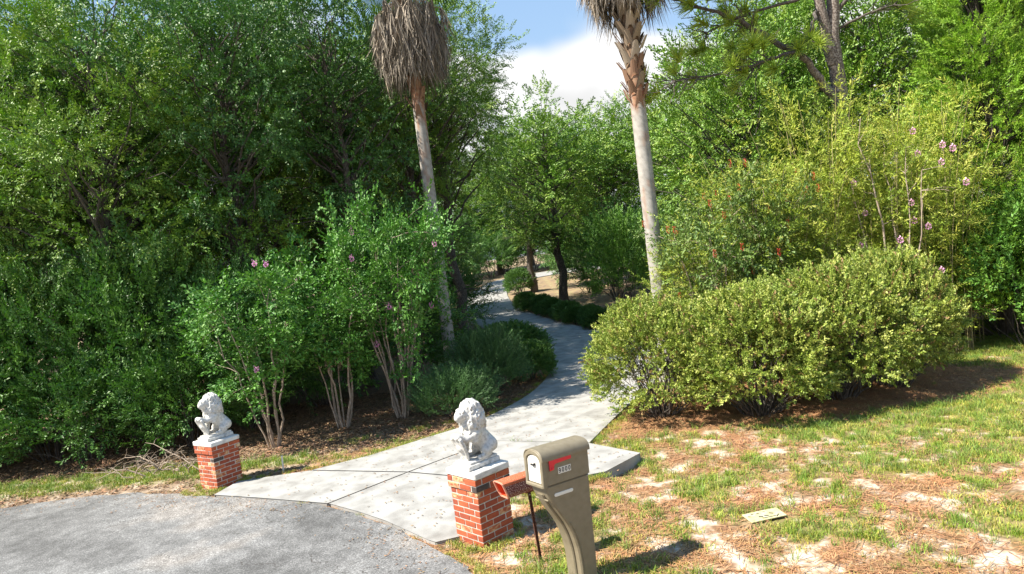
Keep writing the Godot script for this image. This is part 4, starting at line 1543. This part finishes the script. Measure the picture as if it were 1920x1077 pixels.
func scatter(called: String, mesh: Mesh, mat: Material, xs: Array, parent: Node) -> void:
	var mm := MultiMesh.new()
	mm.transform_format = MultiMesh.TRANSFORM_3D
	mm.use_colors = true
	mm.mesh = mesh
	mm.instance_count = xs.size()
	for k in xs.size():
		mm.set_instance_transform(k, xs[k])
		var f := rng.randf_range(0.75, 1.25)
		mm.set_instance_color(k, Color(f * rng.randf_range(0.85, 1.2), f, f * rng.randf_range(0.8, 1.1)))
	var o := MultiMeshInstance3D.new()
	o.multimesh = mm
	o.material_override = mat
	o.name = called
	parent.add_child(o, true)
	o.set_meta("kind", "stuff")

func ground_cover() -> void:
	rng.seed = 1001
	var lists := [[], [], [], []]
	var litter := []
	var pine_straw := []
	var dead := []
	for k in 90000:
		var x := rng.randf_range(-14.0, 16.5)
		var z := rng.randf_range(-19.0, -5.2)
		if absf(x) > -z * 0.85 + 1.0: continue
		if paved(x, z): continue
		if Vector2(x + 0.69, z + 8.25).length() < 0.3 or Vector2(x + 5.5, z + 11.95).length() < 0.3: continue
		if absf(x - 2.59) < 0.3 and absf(z + 7.8) < 0.17: continue
		var g := cover_at(cover_grass, x, z)
		var s := cover_at(cover_sand, x, z)
		var b := Basis(Vector3.UP, rng.randf_range(0, TAU)).scaled(Vector3.ONE * rng.randf_range(0.7, 1.3))
		var tr := Transform3D(b, Vector3(x, ground_y(x, z) - 0.004, z))
		var woods := z < -13.2 and x < 0.2
		var roll := rng.randf()
		if roll < g * 0.62:
			var pick := rng.randf()
			lists[0 if pick < 0.45 else (1 if pick < 0.8 else 2)].append(tr)
		elif roll < 0.62:
			if woods:
				if rng.randf() < 0.5: litter.append(tr)
			elif rng.randf() > s * 1.05:
				if x < -4.0:
					if rng.randf() < 0.3: litter.append(tr)
				elif rng.randf() < 0.55: pine_straw.append(tr)
				elif rng.randf() < 0.5: dead.append(tr)
			elif rng.randf() < 0.05: lists[2].append(tr)
	# weeds along the paving's edge
	for k in 260:
		var e := road_poly[rng.randi_range(58, 125)]
		var p := e + Vector2(rng.randf_range(-0.02, 0.16), rng.randf_range(-0.16, 0.02))
		if paved(p.x, p.y) or bump_noise.get_noise_2d(p.x * 2.0, p.y * 2.0) < 0.08: continue
		lists[1].append(Transform3D(Basis(Vector3.UP, rng.randf() * TAU).scaled(Vector3.ONE * 0.7), Vector3(p.x, 0.0, p.y)))
	# creeping over the driveway's edges and round the pillars' feet
	var rims := []
	for e in drive_left: rims.append([e, -1.0])
	for e in drive_right: rims.append([e, 1.0])
	for f in 24:
		rims.append([Vector2(-5.2, -11.86).lerp(Vector2(-3.0, -12.5), f / 23.0), -1.0])
		rims.append([Vector2(-3.0, -12.5).lerp(Vector2(-2.15, -13.2), f / 23.0), -1.0])
		rims.append([Vector2(1.0, -11.55).lerp(Vector2(1.94, -13.66), f / 23.0), 1.0])
		rims.append([Vector2(-0.39, -9.6).lerp(Vector2(1.05, -9.95), f / 23.0), 0.0])
	for e in rims:
		var c: Vector2 = e[0]
		if c.y < -20.0: continue
		for q in 5:
			var p := c + Vector2(e[1] * rng.randf_range(0.0, 0.14) + rng.randfn() * 0.08, rng.randf_range(0.02, 0.14) if e[1] == 0.0 else rng.randfn() * 0.12)
			if rng.randf() < 0.55: lists[1 if rng.randf() < 0.6 else 0].append(Transform3D(Basis(Vector3.UP, rng.randf() * TAU).scaled(Vector3.ONE * rng.randf_range(0.5, 1.0)), Vector3(p.x, rise(p.y) - 0.005, p.y)))
	for foot in [Vector3(-0.69, 0, -8.25), Vector3(-5.52, 0, -11.96)]:
		for q in 70:
			var a := rng.randf() * TAU
			var p := Vector3(foot.x + cos(a) * rng.randf_range(0.34, 0.46), -0.015, foot.z + sin(a) * rng.randf_range(0.34, 0.46))
			if not paved(p.x, p.z): lists[rng.randi() % 2].append(Transform3D(Basis(Vector3.UP, a * 3.0).scaled(Vector3.ONE * rng.randf_range(0.6, 1.1)), p))
	var grass := base("grass", Vector3.ZERO)
	tag(grass, "patchy green and yellowing grass on the sandy lawn and verge", "grass", "", "stuff")
	scatter("grass_blades", tuft(901, 24, 0.085, 0.007, Color(0.15, 0.25, 0.03), Color(0.26, 0.33, 0.045), 0.07), mats.blade, lists[0], grass)
	scatter("grass_blades", tuft(902, 22, 0.065, 0.008, Color(0.26, 0.32, 0.05), Color(0.4, 0.37, 0.09), 0.08), mats.blade, lists[1], grass)
	scatter("grass_blades", tuft(903, 16, 0.13, 0.006, Color(0.1, 0.19, 0.03), Color(0.18, 0.25, 0.05), 0.06), mats.blade, lists[2], grass)
	var fallen := base("pine_straw", Vector3.ZERO)
	tag(fallen, "orange brown fallen pine needles and dry grass over the lawn", "pine straw", "", "stuff")
	scatter("needles", straw(905, 26, 0.16, Color(0.3, 0.15, 0.07), Color(0.45, 0.27, 0.14)), mats.dry, pine_straw, fallen)
	scatter("dry_blades", tuft(906, 16, 0.05, 0.006, Color(0.4, 0.3, 0.14), Color(0.3, 0.19, 0.09), 0.09), mats.dry, dead, fallen)
	rng.seed = 907
	var lg := Geo.new()
	for k in 16:
		leaf(lg, Vector3(rng.randf_range(-0.2, 0.2), rng.randf_range(0.004, 0.03), rng.randf_range(-0.2, 0.2)), Vector3(rng.randf_range(-1, 1), rng.randf_range(-0.1, 0.3), rng.randf_range(-1, 1)).normalized(), Vector3(rng.randfn() * 0.4, 1, rng.randfn() * 0.4), 0.07, 0.03, tint(Color(0.16, 0.1, 0.055), Color(0.3, 0.2, 0.12)))
	var leaves := base("leaf_litter", Vector3.ZERO)
	tag(leaves, "brown fallen leaves covering the floor of the shaded wood", "leaf litter", "", "stuff")
	scatter("fallen_leaves", lg.mesh(), mats.dry, litter, leaves)
	# a few leaves and twigs blown onto the paving
	var blown := []
	for k in 420:
		var q := Vector2(rng.randf_range(-5.2, 2.8), rng.randf_range(-19.0, -8.4))
		for sl in slab_polys + [drive_outline]:
			if Geometry2D.is_point_in_polygon(q, sl):
				blown.append(Transform3D(Basis(Vector3.UP, rng.randf() * TAU).scaled(Vector3.ONE * rng.randf_range(0.5, 0.9)), Vector3(q.x, rise(q.y) + 0.036, q.y)))
				break
	for k in 160:
		var e := road_poly[rng.randi_range(30, 120)]
		blown.append(Transform3D(Basis(Vector3.UP, rng.randf() * TAU).scaled(Vector3.ONE * 0.7), Vector3(e.x - absf(rng.randfn()) * 0.25, 0.015, e.y + absf(rng.randfn()) * 0.25)))
	var bl := Geo.new()
	for k in 4:
		leaf(bl, Vector3(rng.randf_range(-0.3, 0.3), rng.randf_range(0.003, 0.012), rng.randf_range(-0.3, 0.3)), Vector3(rng.randf_range(-1, 1), 0.05, rng.randf_range(-1, 1)).normalized(), Vector3(rng.randfn() * 0.3, 1, rng.randfn() * 0.3), 0.065, 0.024, tint(Color(0.16, 0.1, 0.055), Color(0.3, 0.2, 0.12)))
	scatter("blown_leaves", bl.mesh(), mats.dry, blown, leaves)

func at_ground(x: float, z: float) -> Vector3:
	return Vector3(x, rise(z) - 0.03, z)

func plant(o: Node3D, list: Array, label: String, category: String, group: String) -> void:
	# list: [x, z, turn, width scale, height scale]
	for e in list:
		var r := copy(o, at_ground(e[0], e[1]), e[2], Vector3(e[3], e[4], e[3]))
		tag(r, e[5] if e.size() > 5 else label, category, group)

func vegetation() -> void:
	rng.seed = 400
	var oak_green := [Color(0.115, 0.245, 0.025), Color(0.2, 0.33, 0.04), Color(0.075, 0.18, 0.025), Color(0.25, 0.35, 0.05)]
	var oak_leaf := sprigs(8, 36, 0.55, 0.082, 0.034, 0.5, 0.95, oak_green)
	var oak_far := sprigs(8, 26, 0.72, 0.14, 0.06, 0.5, 0.95, oak_green)
	var under_shade_leaf := sprigs(8, 32, 0.5, 0.075, 0.036, 0.5, 1.0, [Color(0.06, 0.16, 0.025), Color(0.11, 0.23, 0.035), Color(0.045, 0.12, 0.022)])  # leaf colour lowered to imitate the shade of overhanging trees
	var shade_dark_leaf := sprigs(8, 30, 0.42, 0.07, 0.042, 0.3, 1.1, [Color(0.045, 0.125, 0.024), Color(0.085, 0.19, 0.034), Color(0.06, 0.155, 0.03)])  # palette kept dark to imitate shade inside the wood; species invented
	var o1 := broadleaf("oak_tree", 411, 12.0, 3.6, 0.14, 120, 22, oak_leaf, 0.8, mats.leaf_glossy, mats.bark, 0.2, 3)
	var o2 := broadleaf("oak_tree", 412, 12.5, 3.4, 0.38, 95, 22, oak_leaf, 0.82, mats.leaf_glossy, mats.bark, 0.22, 9)
	var o3 := broadleaf("shade_dark_tree", 413, 11.0, 3.3, 0.36, 90, 22, shade_dark_leaf, 0.78, mats.leaf_glossy, mats.bark, 0.17, 8)
	var f1 := broadleaf("oak_tree", 414, 13.0, 4.2, 0.18, 100, 16, oak_far, 1.0, mats.leaf_glossy, mats.bark, 0.24, 2)
	var f2 := broadleaf("oak_tree", 415, 13.0, 3.8, 0.28, 95, 16, oak_far, 1.05, mats.leaf_glossy, mats.bark, 0.2, 2)
	var wood := "trees of the shaded wood along the road"
	plant(o1, [[-12.6, -17.2, 0.3, 1.0, 1.0], [-9.6, -16.9, 2.1, 1.0, 1.02], [-16.0, -19.0, 4.0, 1.05, 1.0]], "tall oak leafy almost to the ground at the wood's edge", "oak tree", wood)
	plant(o3, [[-7.0, -17.9, 1.2, 1.0, 1.12, "slim tree with dense crown coloured dark as shade behind the brush pile"], [-4.4, -20.3, 3.6, 0.95, 1.12, "slim tree with dense crown coloured dark as shade behind the crape myrtles"], [-12.0, -19.6, 5.0, 0.95, 1.1, "slim tree with dense crown coloured dark as shade between leafy oaks"]], "", "holly tree", wood)
	plant(o2, [[-14.5, -22.0, 0.9, 1.0, 1.05], [-10.9, -21.0, 2.6, 1.0, 1.1], [-8.2, -22.0, 4.4, 1.0, 1.05], [-5.7, -23.5, 5.6, 1.0, 1.12], [-3.0, -24.6, 0.4, 0.95, 1.12], [-3.9, -29.5, 2.9, 1.0, 1.1], [-2.1, -26.8, 1.6, 0.95, 1.12]], "tall oak with bare dark trunk inside the shaded wood", "oak tree", wood)
	plant(f1, [[-18.0, -27.0, 0.2, 1.0, 1.1], [-13.5, -28.0, 1.9, 1.0, 1.1], [-9.5, -28.5, 3.1, 1.0, 1.1], [-6.2, -31.0, 4.7, 1.0, 1.1], [-22.5, -33.0, 2.2, 1.1, 1.2], [-16.5, -36.0, 5.1, 1.1, 1.2], [-11.0, -37.0, 0.7, 1.1, 1.2], [-5.0, -36.0, 2.7, 0.9, 1.05], [-13.0, -50.0, 5.5, 1.2, 1.2]], "broad oak deep in the wood beyond the first trunks", "oak tree", wood)
	var grove := "trees of the grove along the driveway"
	plant(f2, [[2.8, -38.0, 0.3, 1.15, 0.9, "oak with stout dark trunk just behind the row of border shrubs"], [1.5, -47.5, 2.5, 1.05, 0.92, "oak with slimmer leaning trunk beside the lone round border shrub"]], "oak with stout dark trunk standing beside the winding driveway", "oak tree", grove)
	plant(f2, [[8.5, -46.0, 3.0, 1.2, 0.95], [5.5, -54.0, 1.3, 1.2, 0.95], [14.0, -50.0, 4.0, 1.3, 1.0], [-4.0, -84.0, 2.0, 1.5, 1.1], [3.0, -88.0, 3.7, 1.5, 1.1], [10.0, -80.0, 5.2, 1.5, 1.1], [-11.0, -78.0, 0.8, 1.5, 1.2], [18.0, -70.0, 0.1, 1.6, 1.1], [6.5, -44.0, 1.9, 1.1, 0.85], [-18.0, -72.0, 4.1, 1.6, 1.2], [-1.0, -76.0, 4.4, 1.4, 0.95], [6.5, -76.0, 0.9, 1.4, 0.95]], "distant oak in the grove behind the bend of the driveway", "oak tree", grove)
	var right := "oaks behind the flowering thicket"
	plant(f1, [[8.3, -23.2, 1.0, 0.8, 0.84], [11.2, -25.0, 2.9, 0.9, 0.95], [13.2, -23.5, 4.2, 0.9, 0.95], [9.4, -30.0, 5.9, 0.95, 0.86], [13.0, -30.5, 0.6, 1.0, 1.0], [17.0, -26.0, 2.0, 1.0, 1.0], [20.5, -23.0, 3.5, 1.0, 1.0]], "grey green oak rising behind the yellow flowering thicket", "oak tree", right)
	# wood edge undergrowth
	var u1 := shrub("understory_shrub", 421, 3.4, 1.7, 900, under_shade_leaf, mats.leaf_glossy, 0.9, 0.35, 0.25, 18, 0.25)
	var u2 := shrub("understory_shrub", 422, 2.4, 1.5, 700, under_shade_leaf, mats.leaf_glossy, 0.9, 0.4, 0.2, 16, 0.25)
	var edge := "leafy undergrowth at the edge of the wood"
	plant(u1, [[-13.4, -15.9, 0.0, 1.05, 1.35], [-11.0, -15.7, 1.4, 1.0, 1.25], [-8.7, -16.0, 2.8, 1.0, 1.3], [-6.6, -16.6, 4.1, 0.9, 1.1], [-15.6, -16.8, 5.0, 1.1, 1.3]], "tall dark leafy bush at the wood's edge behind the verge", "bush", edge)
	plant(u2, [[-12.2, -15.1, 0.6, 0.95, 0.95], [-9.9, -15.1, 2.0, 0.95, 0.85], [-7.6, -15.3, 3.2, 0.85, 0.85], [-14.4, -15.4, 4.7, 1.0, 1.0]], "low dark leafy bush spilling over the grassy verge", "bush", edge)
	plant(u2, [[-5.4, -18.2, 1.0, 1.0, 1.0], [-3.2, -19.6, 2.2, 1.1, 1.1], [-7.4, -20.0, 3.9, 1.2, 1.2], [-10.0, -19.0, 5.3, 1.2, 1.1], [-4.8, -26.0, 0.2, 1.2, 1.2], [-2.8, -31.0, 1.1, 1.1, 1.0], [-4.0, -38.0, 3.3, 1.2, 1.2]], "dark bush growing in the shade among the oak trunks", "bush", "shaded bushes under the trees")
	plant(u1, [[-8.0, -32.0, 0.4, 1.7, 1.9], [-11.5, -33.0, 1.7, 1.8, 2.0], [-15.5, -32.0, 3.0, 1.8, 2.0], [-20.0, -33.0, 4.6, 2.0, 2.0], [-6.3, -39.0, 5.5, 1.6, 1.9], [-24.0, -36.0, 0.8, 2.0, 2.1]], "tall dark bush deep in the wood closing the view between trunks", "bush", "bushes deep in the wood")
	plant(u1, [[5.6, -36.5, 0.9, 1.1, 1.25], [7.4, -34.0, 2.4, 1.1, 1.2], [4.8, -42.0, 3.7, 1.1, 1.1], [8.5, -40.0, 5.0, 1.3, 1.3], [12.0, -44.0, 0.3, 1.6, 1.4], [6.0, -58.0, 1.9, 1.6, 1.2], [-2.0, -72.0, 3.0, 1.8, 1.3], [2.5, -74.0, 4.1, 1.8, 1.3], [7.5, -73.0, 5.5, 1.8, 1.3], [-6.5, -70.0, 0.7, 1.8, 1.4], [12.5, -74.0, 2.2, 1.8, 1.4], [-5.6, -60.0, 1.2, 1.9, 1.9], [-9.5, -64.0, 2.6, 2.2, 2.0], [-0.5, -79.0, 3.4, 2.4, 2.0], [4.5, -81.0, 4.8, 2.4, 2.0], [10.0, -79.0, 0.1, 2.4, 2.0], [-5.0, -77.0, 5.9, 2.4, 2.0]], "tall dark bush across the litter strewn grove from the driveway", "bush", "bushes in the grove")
	var bright_leaf := sprigs(5, 20, 0.4, 0.09, 0.045, 0.4, 1.0, [Color(0.1, 0.24, 0.03), Color(0.16, 0.3, 0.04), Color(0.07, 0.18, 0.03)])
	var br := shrub("bright_shrub", 423, 3.2, 1.5, 900, bright_leaf, mats.leaf, 0.8, 0.35, 0.5, 16, 0.25)
	plant(br, [[11.3, -15.1, 0.0, 1.0, 1.05], [13.2, -15.9, 2.0, 1.1, 1.15], [12.1, -14.6, 4.0, 0.7, 0.6]], "bright green loose bush at the back corner of the lawn", "bush", "bright bushes behind the lawn")
	plant(br, [[5.1, -31.0, 1.0, 1.0, 1.35]], "light green bush between the palm trunk and the shaded grove", "bush", "")
	# crape myrtles
	rng.seed = 430
	var myr_leaf := sprigs(6, 15, 0.42, 0.078, 0.046, 0.7, 1.05, [Color(0.065, 0.19, 0.025), Color(0.1, 0.25, 0.035), Color(0.15, 0.31, 0.05), Color(0.05, 0.15, 0.025)])
	var pink := flower_mesh(431, Color(0.62, 0.2, 0.5), Color(0.75, 0.4, 0.62), 0.045, 0.11)
	var m1 := myrtle("crape_myrtle", 432, 3.6, 1.4, 7, 16, myr_leaf, 4, pink, 0.28, mats.pale_bark)
	var m2 := myrtle("crape_myrtle", 433, 4.3, 1.75, 14, 15, myr_leaf, 9, pink, 0.14, mats.pale_bark)
	var m3 := myrtle("crape_myrtle", 434, 3.6, 1.3, 6, 15, myr_leaf, 4, pink, 0.25, mats.pale_bark)
	var mg := "crape myrtles along the driveway's shaded side"
	plant(m1, [[-5.35, -14.25, 0.4, 1.0, 1.12]], "crape myrtle with fan of thick pale stems behind the far pillar", "crape myrtle", mg)
	plant(m3, [[-4.15, -15.3, 1.4, 1.0, 1.3]], "slender crape myrtle between two larger ones, pink blooms at mid height", "crape myrtle", mg)
	plant(m2, [[-2.85, -15.6, 2.0, 0.9, 1.32]], "widest crape myrtle in front of the slimmer palm, many thin stems", "crape myrtle", mg)
	# clipped and grey shrubs left of the drive
	rng.seed = 440
	var dark_leaf := sprigs(5, 24, 0.2, 0.04, 0.02, 0.1, 0.9, [Color(0.065, 0.155, 0.03), Color(0.11, 0.22, 0.04), Color(0.05, 0.12, 0.025)])
	var juniper := sprigs(5, 34, 0.34, 0.05, 0.012, 0.0, 0.6, [Color(0.055, 0.13, 0.04), Color(0.085, 0.18, 0.055), Color(0.045, 0.1, 0.035)])
	var box := shrub("round_shrub", 441, 1.0, 0.6, 1500, dark_leaf, mats.leaf_glossy, 0.35, 0.16, 0.3, 10)
	var jun := shrub("juniper_shrub", 442, 1.1, 0.9, 1100, juniper, mats.leaf, 0.7, 0.3, 0.8, 10)
	plant(jun, [[-1.55, -15.1, 0.3, 0.95, 0.85, "low grey green juniper nearest the apron at the driveway's shaded side"], [-0.85, -16.7, 2.2, 1.0, 1.25, "taller grey green juniper beside the slimmer palm's foot"]], "", "shrub", "")
	plant(box, [[0.28, -18.3, 0.2, 0.9, 0.92, "small clipped ball shrub at the inside of the driveway bend"], [-0.35, -20.6, 1.8, 1.7, 1.18, "large dark rounded shrub behind the clipped ball"], [0.15, -21.7, 3.3, 1.2, 0.8, "dark rounded shrub farthest round the inside of the driveway bend"]], "", "shrub", "")
	var row := []
	for k in 10:
		var f := k / 9.0
		var p := Vector2(3.15, -26.6).lerp(Vector2(0.75, -36.6), f)
		row.append([p.x + 0.15 * sin(k * 2.0), p.y, k * 1.1, 0.85 + 0.12 * sin(k * 5.0), 0.72 + 0.12 * sin(k * 3.0)])
	row.append([0.6, -48.0, 0.5, 1.6, 1.5, "lone large round border shrub at the far driveway bend"])
	plant(box, row, "small rounded border shrub in a row edging the winding driveway", "shrub", "border shrubs edging the driveway")
	# the big hedge
	rng.seed = 450
	var hedge_leaf := sprigs(9, 22, 0.17, 0.044, 0.029, 0.2, 1.1, [Color(0.215, 0.3, 0.045), Color(0.34, 0.4, 0.065), Color(0.13, 0.2, 0.03), Color(0.43, 0.45, 0.11), Color(0.185, 0.27, 0.045)])
	hedge_leaf.append(sprig(16, 0.17, 0.04, 0.024, 0.2, 1.1, Color(0.2, 0.1, 0.05), Color(0.26, 0.2, 0.06)))
	var h1 := shrub("hedge_shrub", 451, 2.45, 1.5, 4200, hedge_leaf, mats.leaf, 0.55, 0.15, 0.3, 60, 0.13)
	var h2 := shrub("hedge_shrub", 452, 2.4, 1.45, 4200, hedge_leaf, mats.leaf, 0.55, 0.17, 0.3, 60, 0.13)
	plant(h1, [[2.55, -12.95, 0.0, 0.84, 0.9, "yellow green hedge shrub at the driveway end of the big hedge"], [5.85, -12.65, 2.2, 0.93, 1.0, "yellow green hedge shrub third along from the driveway"]], "", "hedge", "rounded shrubs of the big hedge")
	plant(h2, [[4.2, -12.25, 1.0, 0.95, 0.95, "yellow green hedge shrub second along from the driveway, bulging onto the lawn"], [7.05, -13.0, 3.0, 0.8, 1.06, "yellow green hedge shrub at the lawn end, farthest from the driveway"]], "", "hedge", "rounded shrubs of the big hedge")
	# thicket behind it
	rng.seed = 460
	var cane_leaf := sprigs(9, 18, 0.28, 0.08, 0.016, 0.2, 0.95, [Color(0.25, 0.35, 0.035), Color(0.4, 0.45, 0.05), Color(0.16, 0.27, 0.03), Color(0.46, 0.44, 0.08), Color(0.22, 0.33, 0.035)], 0.3)
	var c1 := canes("bamboo_clump", 461, 5.4, 1.5, 36, 58, cane_leaf, Color(0.34, 0.29, 0.14))
	var c2 := canes("bamboo_clump", 462, 5.2, 1.5, 34, 58, cane_leaf, Color(0.34, 0.29, 0.14))
	var cg := "yellow bamboo clumps behind the hedge"
	plant(c1, [[5.3, -15.4, 0.0, 1.0, 0.95], [7.4, -15.7, 1.5, 1.05, 1.3], [9.5, -15.7, 3.0, 1.05, 1.2]], "yellow green arching bamboo clump crowded behind the big hedge", "bamboo", cg)
	plant(c2, [[6.3, -15.6, 2.0, 1.05, 1.16], [8.5, -15.8, 3.4, 1.05, 1.33], [10.2, -16.2, 4.9, 1.0, 1.02], [4.5, -15.4, 0.7, 0.9, 0.78]], "yellow green arching bamboo clump crowded behind the big hedge", "bamboo", cg)
	var fire := flower_mesh(463, Color(0.5, 0.02, 0.03), Color(0.62, 0.05, 0.03), 0.035, 0.17)
	var fire_leaf := sprigs(5, 16, 0.42, 0.09, 0.04, 0.5, 1.0, [Color(0.11, 0.19, 0.04), Color(0.17, 0.24, 0.05), Color(0.08, 0.15, 0.035)])
	var fb := myrtle("firebush", 464, 4.4, 1.7, 12, 8, fire_leaf, 22, fire, 0.15, mats.pale_bark)
	plant(fb, [[4.35, -14.9, 0.0, 0.9, 1.05]], "loose shrub with red flower spikes beside the thicker palm trunk", "flowering shrub", "")
	plant(fb, [[5.6, -14.9, 2.2, 0.8, 1.2]], "tall shrub with red flower spikes standing among the bamboo", "flowering shrub", "")
	var pm := myrtle("crape_myrtle", 465, 6.6, 1.1, 5, 5, cane_leaf, 16, flower_mesh(466, Color(0.66, 0.3, 0.52), Color(0.78, 0.5, 0.68), 0.055, 0.13), 0.3, mats.pale_bark)
	plant(pm, [[8.3, -14.6, 1.0, 1.0, 1.0]], "spindly crape myrtle with pink blooms poking out of the bamboo", "crape myrtle", "")
	# evergreens
	rng.seed = 470
	var ced_leaf := sprigs(7, 44, 0.36, 0.06, 0.021, 0.25, 0.8, [Color(0.2, 0.37, 0.03), Color(0.27, 0.46, 0.04), Color(0.13, 0.27, 0.03), Color(0.33, 0.44, 0.06)])
	var ce := cedar("red_cedar", 471, 9.5, 2.4, 440, 17, ced_leaf)
	plant(ce, [[11.9, -16.6, 0.0, 1.0, 1.0, "tall bright green feathery cedar behind the lawn corner bush"], [14.6, -18.2, 2.0, 1.0, 1.1, "second feathery cedar behind the tall one, partly hidden"], [7.5, -17.4, 4.0, 0.55, 0.68, "young bright green cedar poking out between bamboo and pine trunk"]], "", "cedar tree", "bright cedars")
	for o in [o1, o2, o3, f1, f2, u1, u2, br, m1, m2, m3, box, jun, h1, h2, c1, c2, fb, pm, ce]: o.free()
	pine_tree()
	palm(at_ground(-1.93, -18.85), 11.2, 0.172, 0.155, [7.2, 8.5], 24, 9.3, "slimmer palm with full skirt of grey dead fronds by crape myrtles")
	palm(at_ground(3.42, -16.0), 10.9, 0.18, 0.175, [6.25, 7.2], 84, 9.55, "thicker palm with criss-cross leaf bases rising behind the big hedge")
